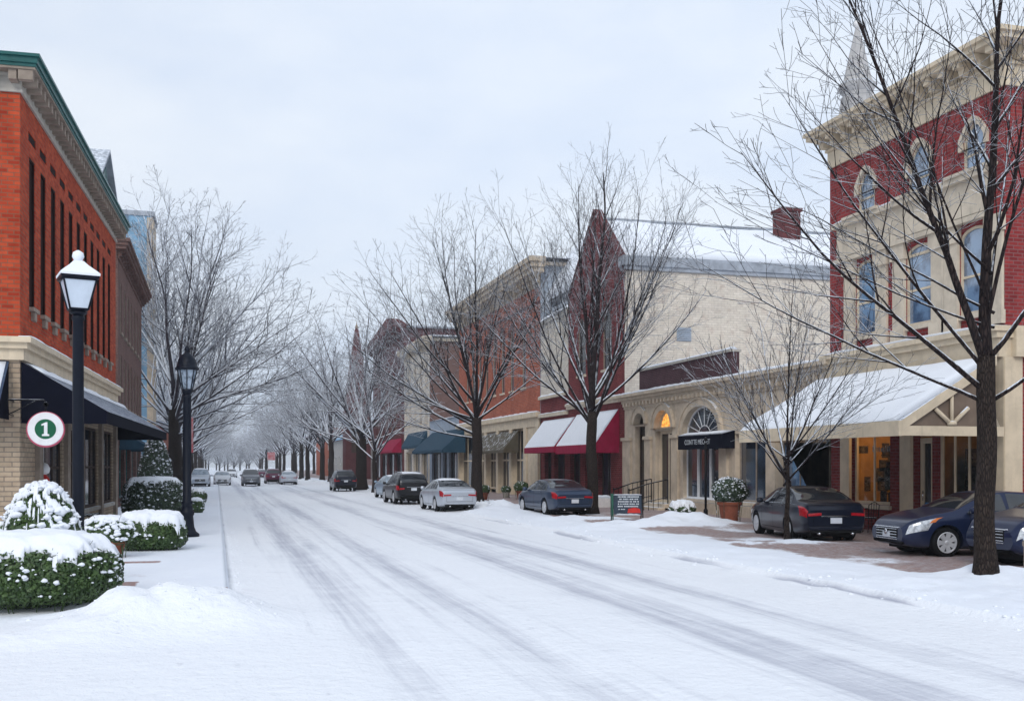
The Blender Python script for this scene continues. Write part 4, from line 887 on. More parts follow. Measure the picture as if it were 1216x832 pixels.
m = MB(o_.location); snow_ledge(m, FR, Yg, Yh, 5.602, .0, .3, .1, 5); m.build('snow', M['snow'], sc_)
for a, b in ((67.9, 70.9), (71.5, 74.5), (75.1, 78.1), (78.7, 81.7), (82.3, 87.3)): window(o_, FR, a, b, .4, 4.69, 0, 'cream_trim', 'dark_glass', .2, 3, 2, .14, None, name='shop_window')
shed_awning(o_, FR, 69.5, 79.0, 4.6, 3.25, 1.1, .2, 'olive_cloth', None, 0, seed=3)

# low shop with the blue awning
Yi, Yj = 88.05, 100.8
l_ = thing('low_shop', 'low dark shop with a blue awning between orange brick and cream buildings', 'building', (XR, Yi, 0))
m = MB(l_.location); ops = [(88.8, 92, .5, 3.4), (93, 94.6, PV, 3.4), (95.5, 99.8, .5, 3.4)]
m.fwall(FR, [(Yi, 0), (Yj, 0), (Yj, 6.4), (Yi, 6.4)], [arch_poly(*o) for o in ops], .3); shell(m, XR, 34, Yi, Yj, 0, 6.4, ('W', 'T')); m.build('wall', M['slate_wall'], l_)
for o in ops: window(l_, FR, *o, 0, 'dark_wood', 'dark_glass', .2, 1 if o[2] < .3 else 3, 1, .12, None, name='door' if o[2] < .3 else 'shop_window')
m = MB(l_.location); m.slab((XR-.1, Yi, 6.4), (34, Yi, 6.4), (34, Yj, 6.4), (XR-.1, Yj, 6.4), .25, 14, 10, .05, 6, .3, .5); m.build('roof_snow', M['snow'], l_)
shed_awning(l_, FR, 85.5, 99.5, 5.3, 3.5, 2.0, .25, 'teal_cloth', None, 0, seed=8)

# cream building
Yk, Yl = 100.9, 115.3
c_ = thing('cream_building', 'tall cream brick building with snowy cornice beyond the blue awning shop', 'building', (XR, Yk, 0))
wn_ = [(u, z) for u in (102.6, 105.6, 108.6, 111.6, 114) for z in (6.4, 10.0)]
m = MB(c_.location); m.fwall(FR, [(Yk, 0), (Yl, 0), (Yl, 13.5), (Yk, 13.5)], [arch_poly(u-.6, u+.6, z, z+2.6) for u, z in wn_] + [arch_poly(u, u+3.6, .5, 3.6) for u in (101.5, 106, 110.6)], .3); m.build('wall', M['cream_brick'], c_)
m = MB(c_.location); shell(m, XR, 36, Yk, Yl, 0, 14.3, ('W', 'T')); m.build('side_wall', M['brown_brick'], c_)
for u, z in wn_: window(c_, FR, u-.6, u+.6, z, z+2.6, 0, 'old_trim', 'dark_glass', .2, 1, 2, .08, 'limestone')
for u in (101.5, 106, 110.6): window(c_, FR, u, u+3.6, .5, 3.6, 0, 'cream_trim', 'dark_glass', .2, 3, 1, .14, None, name='shop_window')
m = MB(c_.location); cornice(m, FR, Yk, Yl, 13.5, 14.7, .8, 3, .9); m.box(XR+.06, 36, Yk-.3, Yl, 14.3, 14.6); m.build('cornice', M['limestone'], c_)
m = MB(c_.location); m.slab((XR-.7, Yk-.6, 14.7), (36, Yk-.6, 14.7), (36, Yl, 14.7), (XR-.7, Yl, 14.7), .3, 14, 12, .05, 6, .4, .5); m.build('roof_snow', M['snow'], c_)
shed_awning(c_, FR, 102, 112.5, 5.6, 4.2, .8, .3, 'teal_cloth', None, 0, seed=8)

# dark red building with a raking cornice
Ym, Yn = 115.4, 139.4
d_ = thing('dark_brick_building', 'dark red brick building with deep raking cornice rising beyond the cream one', 'building', (XR, Ym, 0))
wn_ = [(u, z) for u in (118, 121.5, 125, 128.5, 132, 135.5) for z in (6, 10.4)]
m = MB(d_.location); m.fwall(FR, [(Ym, 0), (Yn, 0), (Yn, 16.4), (Ym, 16.4)], [arch_poly(u-.8, u+.8, z, z+3, .5) for u, z in wn_] + [arch_poly(u, u+4.6, .5, 3.6) for u in (116.5, 122, 127.5, 133)], .3); shell(m, XR, 40, Ym, Yn, 0, 17.6, ('W', 'T')); m.build('wall', M['dark_red_brick'], d_)
for u, z in wn_: window(d_, FR, u-.8, u+.8, z, z+3, .5, 'old_trim', 'dark_glass', .2, 1, 2, .1, 'old_trim')
for u in (116.5, 122, 127.5, 133): window(d_, FR, u, u+4.6, .5, 3.6, 0, 'dark_wood', 'glass', .2, 3, 1, .14, None, name='shop_window')
m = MB(d_.location); cornice(m, FR, Ym, Yn, 16.4, 17.6, 1.2, 3, 1.0, .3); m.fprism(FR, [(Ym-.8, 17.6), (Yn+.8, 17.6), ((Ym+Yn)/2-6, 19.2)], -.4, 1.0); m.build('cornice', M['dark_red_brick'], d_)
m = MB(d_.location); q = [(XR-.2, Ym-.4, 17.6), (40, Ym-.4, 17.6), (40, (Ym+Yn)/2, 19), (XR-.2, (Ym+Yn)/2, 19)]; m.hull(q, [(p[0], p[1], p[2]-.2) for p in q]); q = [(XR-.2, (Ym+Yn)/2, 19), (40, (Ym+Yn)/2, 19), (40, Yn, 17.6), (XR-.2, Yn, 17.6)]; m.hull(q, [(p[0], p[1], p[2]-.2) for p in q]); m.build('roof', M['slate_metal'], d_)
shed_awning(d_, FR, 117, 130, 5.2, 3.9, 1.1, .3, 'burgundy_cloth', None, 0, seed=2)

# brick spire
ys_ = 156.0; sp = thing('brick_tower', 'slender tapering brown brick spire behind the snowy trees', 'tower', (XR+2, ys_, 0)); xs_ = on_y(423.5, 400, ys_)[0]
sp.location.x = xs_; m = MB(sp.location); m.lathe([(2.6, 0), (2.6, 10), (2.4, 10.2), (2.3, 11), (1.9, 14), (.35, 22.2), (.2, 22.4)], (xs_, ys_, 0), 4, smooth=False, rot=pi/4); wl = m.build('wall', M['dark_red_brick'], sp)
m = MB(sp.location); m.lathe([(.15, 22.3), (.3, 22.5), (.1, 22.9), (.02, 23.4)], (xs_, ys_, 0), 8); m.build('finial', M['old_trim'], sp)
m = MB(sp.location); m.box(xs_-1.0, xs_+1.0, ys_-1.9, ys_-1.84, 4, 8); m.build('louvre', M['dark_wood'], sp)

# far white house and a red brick house
h_ = thing('white_house', 'pale clapboard house with blue grey roof far down the right side', 'house', (XR, 160, 0))
m = MB(h_.location); wnd = [(u, 1.2) for u in (164, 171, 178, 185)]
m.fwall(FR, [(160, 0), (192, 0), (192, 6.3), (160, 6.3)], [arch_poly(u-1.2, u+1.2, z, z+2.4) for u, z in wnd], .2); shell(m, XR, 32, 160, 192, 0, 6.3, ('W', 'T')); m.build('wall', M['house_white'], h_)
for u, z in wnd: window(h_, FR, u-1.2, u+1.2, z, z+2.4, 0, 'white_paint', 'glass', .1, 2, 2, .12)
m = MB(h_.location); q = [(XR-.5, 159.5, 6.3), (XR-.5, 192.5, 6.3), (26, 192.5, 9.6), (26, 159.5, 9.6)]; m.hull(q, [(p[0], p[1], p[2]+.2) for p in q]); q = [(32.5, 159.5, 6.3), (32.5, 192.5, 6.3), (26.01, 192.5, 9.6), (26.01, 159.5, 9.6)]; m.hull(q, [(p[0], p[1], p[2]+.2) for p in q]); m.fprism(Fac('S', 160), [(XR, 6.3), (32, 6.3), (26, 9.5)], -.2, 0); m.build('roof', M['blue_panel'], h_)
r_ = thing('brick_house', 'far orange brick house end beside the pale clapboard house', 'house', (XR, 193, 0))
m = MB(r_.location); m.fwall(FR, [(193, 0), (222, 0), (222, 9), (193, 9)], [arch_poly(u-1, u+1, z, z+2.2) for u in (198, 206, 214) for z in (1.2, 5)], .2); shell(m, XR, 34, 193, 222, 0, 9, ('W',)); m.build('wall', M['orange_brick'], r_)
for u in (198, 206, 214):
    for z in (1.2, 5): window(r_, FR, u-1, u+1, z, z+2.2, 0, 'white_paint', 'dark_glass', .1, 1, 2, .12)
m = MB(r_.location); m.slab((XR-.2, 193, 9), (34, 193, 9), (34, 222, 9), (XR-.2, 222, 9), .3, 8, 10, .05, 6, .3, .5); m.build('roof_snow', M['snow'], r_)
# ------------------------------------------------------------------ trees
RV = Vector((CA, -SA, 0)); FV = Vector((SA, CA, 0)); UP = Vector((0, 0, 1))
def rot_off(d, ang, az):
    a = d.orthogonal().normalized(); b = d.cross(a)
    return (d*cos(ang) + (a*cos(az) + b*sin(az))*sin(ang)).normalized()
class Grow:
    def __init__(s, org, seed, dens, rat, ang, jit, trop, rmin, maxlv, sides=(12, 7, 5, 3, 3), seg=(.6, .55, .45, .32, .25), down=0.0):
        s.r = random.Random(seed); s.t = MB(org); s.c = MB(org); s.dens, s.rat, s.ang, s.jit, s.trop, s.rmin, s.maxlv, s.sides, s.seg, s.down = dens, rat, ang, jit, trop, rmin, maxlv, sides, seg, down
    def branch(s, p, d, L, r, lv):
        R = s.r; n = max(3, int(L/s.seg[lv])); pts = [p.copy()]; ds = [d.copy()]; q = p.copy(); e = d.copy()
        for i in range(n):
            e = e + Vector((R.gauss(0, 1), R.gauss(0, 1), R.gauss(0, 1)))*s.jit[lv] + UP*(s.trop[lv]*L/n)
            e.normalize(); q = q + e*(L/n); pts.append(q.copy()); ds.append(e.copy())
        rad = [max(s.rmin*.8, r*(1-.86*(i/n)**.72)) for i in range(n+1)]
        s.c.tube(pts, rad, s.sides[lv], lv < 2)
        if lv >= s.maxlv: return
        k = max(2, int(L*s.dens[lv]*R.uniform(.85, 1.15))); az = R.uniform(0, 6.28); t0 = .22 if lv == 1 else .12
        for j in range(k):
            t = t0+(1-t0)*(j+R.random())/k; i = min(n-1, int(t*n)); f = t*n-i; pp = pts[i].lerp(pts[i+1], f); az += 2.4+R.uniform(-.5, .5)
            dd = rot_off(ds[i], s.ang[lv]*R.uniform(.7, 1.25), az)
            if dd.z < -.15 and R.random() > s.down: dd.z = abs(dd.z)*.5; dd.normalize()
            LL = L*s.rat[lv]*(1.1-.65*t)*R.uniform(.7, 1.25)
            s.branch(pp, dd, max(LL, .15), min(rad[i]*.6, max(s.rmin, r*.42*(1.1-.6*t))), lv+1)
def trunk_tube(m, base, top, r0, r1, sides=14, flare=1.5, seed=1, sink=.15):
    base, top = Vector(base), Vector(top); n = max(6, int((top-base).length/.35)); pts, rr = [], []
    for i in range(n+1):
        t = i/n; p = base.lerp(top, t)+Vector((noise.noise(Vector((seed, t*2.2, 0))), noise.noise(Vector((seed, t*2.2, 5))), 0))*.10*sin(pi*t)
        if i == 0: p.z -= sink
        pts.append(p); h = t*(top-base).length; rr.append((r0+(r1-r0)*t)*(1+(flare-1)*math.exp(-h/.22)))
    b = len(m.v); m.tube(pts, rr, sides)
    for i in range(b, len(m.v)):
        p = Vector(m.v[i]); k = int((i-b)/sides); c = pts[min(k, n)]; w = 1+.10*noise.noise(Vector((p.x*5, p.y*5, p.z*1.3+seed)))+.05*noise.noise(p*9); m.v[i] = tuple(c+(p-c)*w)
def make_tree(name, label, base, fork, r0, limbs, seed, dens, rat, ang, jit, trop, rmin, maxlv, twig, group=None, leader=None, lean=(0, 0), **kw):
    """trunk up to the fork; limbs = (height, degrees right of upright in the picture plane, degrees away, length, radius)"""
    root = thing(name, label, 'tree', base, 0, group); B = Vector(base)
    g = Grow(B, seed, dens, rat, ang, jit, trop, rmin, maxlv, **kw)
    top = B + Vector((lean[0], lean[1], fork)); trunk_tube(g.t, B, top, r0, r0*.82, seed=seed)
    for z, a, dpt, L, r in limbs:
        d = (RV*sin(radians(a)) + FV*sin(radians(dpt)) + UP*cos(radians(a))*cos(radians(dpt))).normalized()
        p = B.lerp(top, min(1, z/fork)); p = p + UP*max(0, z-fork)
        g.branch(p - d*.15, d, L, r, 1)
    g.t.build('trunk', M['bark'], root); g.c.build('crown', M[twig], root); return root
def gpt(px, py, dz=0.0):
    x, y = on_ground(px, py); return (x, y, height(x, y)-.02+dz)
R0 = random.Random(11)
def fan(n, a0, a1, z0, z1, L0, L1, r0, r1, seed, dep=35):
    R = random.Random(seed); o = []
    for i in range(n):
        t = i/(n-1); a = a0+(a1-a0)*t+R.uniform(-5, 5); s_ = abs(2*t-1)
        o.append((R.uniform(z0, z1), a, R.uniform(-dep, dep), (L0+(L1-L0)*s_)*R.uniform(.88, 1.1), (r0+(r1-r0)*s_)*R.uniform(.85, 1.15)))
    return o
VASE = dict(dens=(0, 1.9, 2.6, 3.6), rat=(0, .42, .46, .5), ang=(0, .62, .65, .75), jit=(.02, .035, .06, .09, .12), trop=(0, .055, .10, .06, .0))
# large tree at the right edge
make_tree('street_tree', 'largest bare tree at the right, thick dark trunk with snow heaped round its foot', (*on_ground(1171, 686, .22), .18), 3.92, .185,
    [(3.92, -1, 0, 7.86, 0.124), (3.74, -24, -6, 8.02, 0.085), (3.92, -15, 14, 7.53, 0.053), (3.65, -34, 10, 6.71, 0.046), (3.28, -57, -8, 6.22, 0.060), (3.10, -66, 12, 6.05, 0.043), (4.47, 8, -10, 7.20, 0.043), (4.74, 16, 14, 6.71, 0.035),
     (3.83, 38, -12, 5.32, 0.057), (4.92, -30, -22, 6.22, 0.028), (5.47, -46, 4, 5.56, 0.030), (3.10, 50, -20, 4.09, 0.049), (4.74, -62, 20, 5.24, 0.030), (4.47, -76, -4, 5.40, 0.027)],
    3, rmin=.0055, maxlv=4, twig='limb', **VASE)
# slim young tree before the porch
make_tree('young_tree', 'slim young bare tree with thin trunk in front of the snowy porch roof', gpt(935, 653), 1.95, .066,
    fan(17, -50, 50, 1.5, 2.3, 4.9, 3.7, .034, .026, 5, 38), 21, dens=(0, 3.3, 4.2, 4), rat=(0, .40, .42, .5), ang=(0, .50, .6, .7), jit=(.02, .03, .05, .09, .1), trop=(0, .06, .05, 0, 0), rmin=.0058, maxlv=3, twig='twig')
# the tree before the pointed gable
make_tree('street_tree', 'bare vase shaped tree in front of the pointed crimson gable and burgundy awnings', gpt(703, 614), 4.3, .25,
    fan(15, -38, 38, 3.6, 5.2, 10.2, 8.8, .085, .075, 7, 26) + [(4.0, -58, 5, 7.5, .08), (4.4, 54, -8, 7.0, .08), (4.6, 2, -4, 10.4, .16)],
    33, rmin=.0062, maxlv=4, twig='twig', dens=(0, 1.7, 2.1, 2.8), rat=(0, .40, .46, .5), ang=(0, .50, .6, .7), jit=(.02, .03, .06, .09, .1), trop=(0, .05, .08, .04, 0))
# the tree before the orange brick building
make_tree('street_tree', 'spreading bare tree with long drooping snowy boughs beside the silver sedan', gpt(566, 601), 4.5, .31,
    fan(14, -46, 34, 3.8, 5.4, 10.2, 9.0, .095, .085, 9, 26) + [(4.2, -62, 0, 9.0, .11), (3.6, -72, -10, 8.5, .10), (4.0, -68, 14, 8.0, .09), (4.4, 56, 8, 6.5, .08), (3.4, -80, 6, 7.5, .07), (4.4, -75, -18, 7.5, .07)],
    17, rmin=.0078, maxlv=4, twig='twig', dens=(0, 1.7, 2.1, 2.6), rat=(0, .42, .46, .5), ang=(0, .55, .62, .7), jit=(.02, .035, .06, .09, .1), trop=(0, .03, .06, .03, 0))
# great tree on the left
x, y = -2.9, 78.0
make_tree('street_tree', 'great round crowned frosted tree rising behind the far lamp on the left', (x, y, .1), 6.0, .45,
    fan(19, -40, 54, 4.6, 8.0, 14.0, 12.0, .17, .14, 4, 34) + [(5.5, 66, 0, 12.0, .16), (5.0, 72, 14, 11.0, .13), (6.5, 60, -14, 12.0, .14), (5.0, -56, 6, 8.0, .14), (4.2, 80, -6, 9.0, .11), (4.5, -70, -8, 6.5, .10)],
    8, rmin=.0145, maxlv=4, twig='frost_haze_twig', dens=(0, 1.3, 1.8, 2.4), rat=(0, .40, .46, .5), ang=(0, .62, .7, .8), jit=(.02, .045, .07, .1, .12), trop=(0, .018, .03, .02, 0), seg=(.8, .9, .7, .5, .4), sides=(12, 6, 4, 3, 3))
# rows of frosted trees further down both kerbs
FR_ = dict(dens=(0, 1.15, 1.5, 1.7), rat=(0, .42, .46, .5), ang=(0, .65, .75, .8), jit=(.02, .045, .07, .1, .12), trop=(0, .022, .03, .01, 0), seg=(.8, .9, .7, .5, .4), sides=(9, 5, 3, 3, 3))
lab_l = 'hazy frosted tree in the far row along the left pavement'; lab_r = 'hazy frosted tree in the far row along the right kerb'
protos = []
x, y = on_ground(429, 582); protos.append(make_tree('frosted_tree', 'low spreading frosted tree with the thickest dark trunk behind the parked blue SUV', (x, y, .1), 4.4, .52,
    fan(14, -60, 52, 3.4, 5.6, 11.5, 10.5, .20, .15, 14, 40) + [(4, -76, 0, 8.5, .11), (3.8, 70, 5, 7.5, .1)], 51, rmin=.017, maxlv=3, twig='frost_haze_twig', **FR_))
x, y = on_ground(445, 585); protos.append(make_tree('frosted_tree', 'thin frosted tree just right of the thick dark trunk, before the dark red shops', (x, y, .1), 3.2, .2,
    fan(11, -52, 48, 2.4, 4.2, 8.0, 7.0, .10, .08, 15, 40), 52, rmin=.016, maxlv=3, twig='frost_haze_twig', **FR_))
protos.append(make_tree('frosted_tree', lab_r, (13.3, 128, .1), 5.2, .36, fan(14, -55, 55, 4, 6.5, 13.5, 11.0, .18, .14, 16, 45), 53, rmin=.021, maxlv=3, twig='frost_haze_twig', group='frosted trees far along the right kerb', **FR_))
protos.append(make_tree('frosted_tree', lab_l, (-3.0, 112, .1), 5.6, .40, fan(14, -55, 55, 4, 6.5, 14, 11.5, .19, .14, 17, 45), 54, rmin=.021, maxlv=3, twig='frost_haze_twig', group='frosted trees far along the left pavement', **FR_))
RT = random.Random(77)
for i, yy in enumerate((142, 153, 165, 178, 192, 207, 223, 240, 258, 278, 300, 325, 352)):
    c = copy_tree(protos[2 if i % 2 else 3]); c.location = (13.0+RT.uniform(-.6, .9), yy, .1); c.rotation_euler.z = RT.uniform(0, 6.28); k = RT.uniform(.82, 1.02)*(1-.0006*(yy-140)); c.scale = (k, k, k*RT.uniform(.9, 1.05)); tag(c, lab_r, group='frosted trees far along the right kerb')
for i, yy in enumerate((96, 126, 140, 155, 171, 188, 206, 225, 246, 270, 296, 324, 355)):
    c = copy_tree(protos[2 if i % 2 else 3]); c.location = (-3.1+RT.uniform(-.7, .4), yy, .1); c.rotation_euler.z = RT.uniform(0, 6.28); k = RT.uniform(.82, 1.0)*(1-.0006*(yy-96)); c.scale = (k, k, k*RT.uniform(.85, 1.0)); tag(c, lab_l, group='frosted trees far along the left pavement')
for i, (xx, yy) in enumerate(((28, 235), (1, 372), (6, 385), (-5, 378), (11, 380), (-8, 365), (14, 366), (4, 400), (0, 445), (7, 455), (-6, 450), (12, 448), (-11, 150), (-13, 182), (22, 250), (-12, 220), (20, 280), (-9, 262), (24, 310), (-12, 300), (3, 420), (9, 430), (-3, 425), (16, 415), (-9, 410))):
    c = copy_tree(protos[2+i % 2]); c.location = (xx, yy, -2.2 if yy > 360 else .0); c.rotation_euler.z = RT.uniform(0, 6.28); k = RT.uniform(.75, 1.0); c.scale = (k, k, k); tag(c, 'faint misty tree standing behind the street rows near the vanishing point', group='misty trees behind the street rows')

# ------------------------------------------------------------------ shrubs and planters
def unit_ico(n=1):
    bm = bmesh.new(); bmesh.ops.create_icosphere(bm, subdivisions=n, radius=1); bm.verts.index_update()
    r = [v.co.copy() for v in bm.verts], [tuple(v.index for v in f.verts) for f in bm.faces]; bm.free(); return r
ICO1, ICO2 = unit_ico(1), unit_ico(2)
def blob(m, p, r, R, flat=.55, ico=ICO2, amp=.45):
    o = R.uniform(0, 50); m.add([Vector(p)+Vector((v.x*r, v.y*r, v.z*r*flat))*(1+amp*noise.noise(v*2.0+Vector((o, 0, 0)))) for v in ico[0]], ico[1], True)
def shrub(name, label, c, sx, sy, sz, n=3.0, leaves=3000, leaf=.035, seed=1, cap=.10, capreach=.96, blobs=120, bsize=(.03, .08), zmin=-.8, leafm='leaf', group=None, cone=0.0, fluff=.06, z0=0.0, holes=9):
    """clipped evergreen: leaves over a rounded block (half sizes sx sy, height sz), snow cap and clumps of snow"""
    x0, y0, zg = c; root = thing(name, label, 'shrub', (x0, y0, zg), 0, group); R = random.Random(seed); hz_ = sz/2; cz = zg+z0+hz_
    def pt(d, k=1.0):
        q = (abs(d.x)**n+abs(d.y)**n+abs(d.z)**n)**(1/n); e = d/q; w = 1-cone*(e.z*.5+.5)
        wob = 1+.07*noise.noise(Vector((e.x*1.7+seed, e.y*1.7, e.z*1.7)))+.035*noise.noise(Vector((e.x*5, e.y*5+seed, e.z*5)))
        return Vector((x0+e.x*sx*k*w*wob, y0+e.y*sy*k*w*wob, cz+e.z*hz_*k*(wob if e.z > 0 else 1))), e
    def rd():
        while True:
            d = Vector((R.gauss(0, 1), R.gauss(0, 1), R.gauss(0, 1)))
            if d.length > .1: return d.normalized()
    m = MB(root.location)
    m.add([pt(v, .90)[0] for v in ICO2[0]], ICO2[1], True)
    for i in range(leaves):
        d = rd(); k = 1-abs(R.gauss(0, fluff)); p, e = pt(d, k+.02)
        if e.z < zmin and R.random() < .7: continue
        a = rd(); b = (d+rd()*.7).normalized(); u = a.cross(b).normalized(); w_ = b.cross(u).normalized() if R.random() < .5 else (u.cross(d)).normalized(); s_ = leaf*R.uniform(.6, 1.3)
        m.add([p-u*s_*.45, p+w_*s_, p+u*s_*.45, p-w_*s_*.6], [(0, 1, 2, 3)])
    for i in range(int(10*sx/.5)):                      # bare stems at the foot
        a = R.uniform(0, 6.28); m.tube([(x0+cos(a)*sx*.7, y0+sin(a)*sy*.7, zg-.05), (x0+cos(a)*sx*.8+R.uniform(-.1, .1), y0+sin(a)*sy*.8, zg+z0+sz*.35)], .010, 3)
    for i in range(int(26*sx)):                         # stray shoots poking out of the clipped top
        d = rd(); d.z = abs(d.z); p, e = pt(d, .95); q = p+(d+Vector((R.gauss(0, .3), R.gauss(0, .3), .5))).normalized()*R.uniform(.08, .2); m.tube([p, q], .004, 3)
    m.build('foliage', M[leafm], root)
    s = MB(root.location)
    if cap > 0:
        N_ = 44 if holes > 5 else 76; top = {}; reach = capreach
        for j in range(N_+1):
            for i in range(N_+1):
                u, v = -1.06+2.12*i/N_, -1.06+2.12*j/N_; nzv = noise.fractal(Vector((u*3.2+seed, v*3.2, 1)), .8, 2.1, 5)
                rn = (abs(u)**n+abs(v)**n)**(1/n)
                if rn > reach+.17*nzv or (holes < 5 and noise.fractal(Vector((u*6.5+seed, v*6.5, 7)), .7, 2, 3) > holes): continue
                zz = max(0.0, 1-min(1, rn)**n)**(1/n); edge = max(0, reach+.17*nzv-rn); k = min(1, sqrt(edge/.22)); w = 1-cone*(zz*.5+.5)
                top[(i, j)] = (x0+u*sx*w*1.0, y0+v*sy*w, cz+hz_*zz+cap*k*(1+.5*nzv)+.012, cz+hz_*zz*.97-.03)
        idx = {}; vs = []
        for key, q in top.items(): idx[key] = len(vs); vs.append(q[:3])
        fs = [(idx[(i, j)], idx[(i+1, j)], idx[(i+1, j+1)], idx[(i, j+1)]) for (i, j) in idx if (i+1, j) in idx and (i+1, j+1) in idx and (i, j+1) in idx]
        cnt = {}
        for f in fs:
            for a in range(4): e = (f[a], f[(a+1) % 4]); cnt[e] = 1
        keys = list(top.values()); lo = {}
        for (a, b) in list(cnt):
            if (b, a) not in cnt:
                for q in (a, b):
                    if q not in lo: lo[q] = len(vs); vs.append((keys[q][0], keys[q][1], keys[q][3]))
                fs.append((b, a, lo[a], lo[b]))
        s.add(vs, fs, True)
    for i in range(blobs):
        for _ in range(12):
            d = rd(); p, e = pt(d, 1.0)
            if e.z > -.55 and R.random() < .25+.75*max(0, e.z) and noise.noise(Vector((e.x*2.5, e.y*2.5+seed*2, e.z*2.5))) > -.5: break
        r = bsize[0]+(bsize[1]-bsize[0])*R.random()**1.8; blob(s, p+Vector((0, 0, r*.12)), r, R, .7, ICO2 if r > .035 else ICO1)
        for q in range(2):
            blob(s, p+Vector((R.gauss(0, r*.55), R.gauss(0, r*.55), R.gauss(0, r*.3))), r*R.uniform(.3, .6), R, .55, ICO1)
    if s.v: s.build('snow', M['snow'], root)
    return root
def pot(root, c, r, h, mt='terracotta', name='pot'):
    m = MB(root.location); m.lathe([(r*.62, 0), (r*.66, .03), (r*.92, h*.82), (r*.94, h*.84), (r*1.06, h*.85), (r*1.08, h*.98), (r*.98, h), (r*.9, h*.94), (.02, h*.9)], c, 24); return m.build(name, M[mt], root)
x, y = on_ground(22, 733); shrub('hedge', 'wide low green hedge under thick snow, closest to the street corner at the lower left', (x, y+.78, height(x, y+.8)-.04), 1.34, .82, 1.0, 2.7, 17000, .040, 3, .13, .93, 620, (.010, .05))
x, y = on_ground(46, 714); shrub('snowy_bush', 'tall rounded bush almost buried in clumps of snow beside the near lamp post', (x, y+.3, .1), .78, .75, 1.78, 2.1, 13000, .055, 5, .06, .99, 260, (.03, .10), cone=.38, fluff=.07, holes=.02, leafm='leaf')
x, y = on_ground(125, 672); r_ = shrub('potted_bush', 'snow dusted bush overflowing a terracotta pot between the two snow capped hedges', (x, y+.4, .13), .56, .5, .66, 2.3, 4200, .045, 7, .05, .75, 300, (.03, .075), z0=.25); pot(r_, (x, y+.4, .12), .42, .42)
x, y = on_ground(179, 662); shrub('hedge', 'small boxy green hedge with smooth snow cap left of the far lamp base', (x, y+.55, .12), .80, .62, .84, 3.2, 8000, .042, 9, .13, .95, 60, (.02, .045))
x, y = on_ground(181, 628); shrub('hedge', 'tall clipped dark hedge sprinkled with snow behind the small boxy hedge', (x, y+.7, .12), 1.0, .8, 1.62, 4.5, 14000, .05, 11, .05, .9, 420, (.018, .045), leafm='leaf_frost')
x, y = on_ground(187, 606); shrub('evergreen', 'loose dark evergreen standing beyond the tall clipped hedge by the shop fronts', (x-.1, y, .1), 1.0, .9, 3.5, 2.3, 9000, .075, 13, 0, .9, 240, (.025, .06), cone=.45, leafm='leaf_frost', fluff=.16)
for px, py, r, l in ((236, 601, .42, 'small round shrub farther along the left pavement, larger of the pair'), (233, 613, .34, 'small round shrub just right of the far lamp, smaller of the pair')):
    x, y = on_ground(px, py); shrub('round_shrub', l, (x, y+r, .1), r, r, r*1.9, 2.2, 2400, .05, int(px), .06, .8, 70, (.02, .05))
x, y = on_ground(221, 595); shrub('round_shrub', 'snowy low shrub mostly hidden behind the far lamp pole', (x, y, .1), .5, .5, .8, 2.2, 1500, .06, 77, .08, .9, 60, (.03, .07))
# right side planters
x, y = on_ground(872, 628); r_ = shrub('potted_shrub', 'round frosted shrub in a large terracotta pot before the arcade shop', (x, y+.35, .13), .60, .60, .92, 2.2, 6000, .05, 21, 0, .8, 330, (.015, .04), leafm='leaf_frost', z0=.72); pot(r_, (x, y+.35, .12), .40, .82)
x, y = on_ground(815, 618); shrub('buried_shrub', 'low dark shrub nearly buried by the snow heap in front of the arched window', (x, y+.4, .22), .55, .4, .42, 2.4, 2000, .05, 23, .14, .92, 60, (.03, .07))
for px, py, r, l in ((619, 596, .42, 'dark planter bush in a pot right of the cream shop pilasters'), (601, 594, .30, 'grey frosted planter between the cream shop pilasters'), (575, 596, .34, 'dark planter bush just right of the drooping tree trunk')):
    x, y = on_ground(px, py); r_ = shrub('potted_shrub', l, (x, y, .13), r, r, r*1.5, 2.3, 1500, .06, int(px)+2, 0, .8, 26, (.02, .045), z0=r*1.1); pot(r_, (x, y, .12), r*.75, r*1.35, 'terracotta' if px != 601 else 'grey_trim')
x, y = on_ground(717, 606); w_ = thing('stone_planter', 'low snow crusted stone planter wall behind the dark blue sedan', 'planter', (x, y+.4, .12))
m = MB(w_.location); m.bbox(x-1.2, x+.5, y+.1, y+.75, .05, .62, .04); m.build('body', M['white_stone'], w_); m = MB(w_.location); m.slab((x-1.18, y+.12, .62), (x+.48, y+.12, .62), (x+.48, y+.73, .62), (x-1.18, y+.73, .62), .14, 14, 8, .06, 3, .2, 2); m.build('snow', M['snow'], w_)
# ------------------------------------------------------------------ street lamps
def rot_ring(r, z, c, n=4, rot=pi/4): return [(c[0]+r*cos(2*pi*k/n+rot), c[1]+r*sin(2*pi*k/n+rot), z) for k in range(n)]
x, y = -2.29, 19.45; z0 = .12
lp = thing('street_lamp', 'black street lamp with square frosted lantern under a cap of snow, the nearer one', 'street lamp', (x, y, z0), 0, 'old fashioned street lamps')
m = MB(lp.location); m.lathe([(.24, 0), (.24, .12), (.19, .18), (.18, .55), (.14, .75), (.16, .80), (.12, .9), (.10, 1.0), (.09, 4.55), (.11, 4.6), (.09, 4.66)], (x, y, z0), 14); m.build('pole', M['lamp_paint'], lp)
m = MB(lp.location); m.lathe([(.10, 4.66), (.16, 4.70), (.10, 4.72)], (x, y, z0), 14)
a = radians(14) + pi/4
zb_, zt_ = 4.86, 5.38; rb, rt = .205, .375
m.hull(rot_ring(.11, z0+4.70, (x, y), 4, a), rot_ring(rb+.02, zb_, (x, y), 4, a))
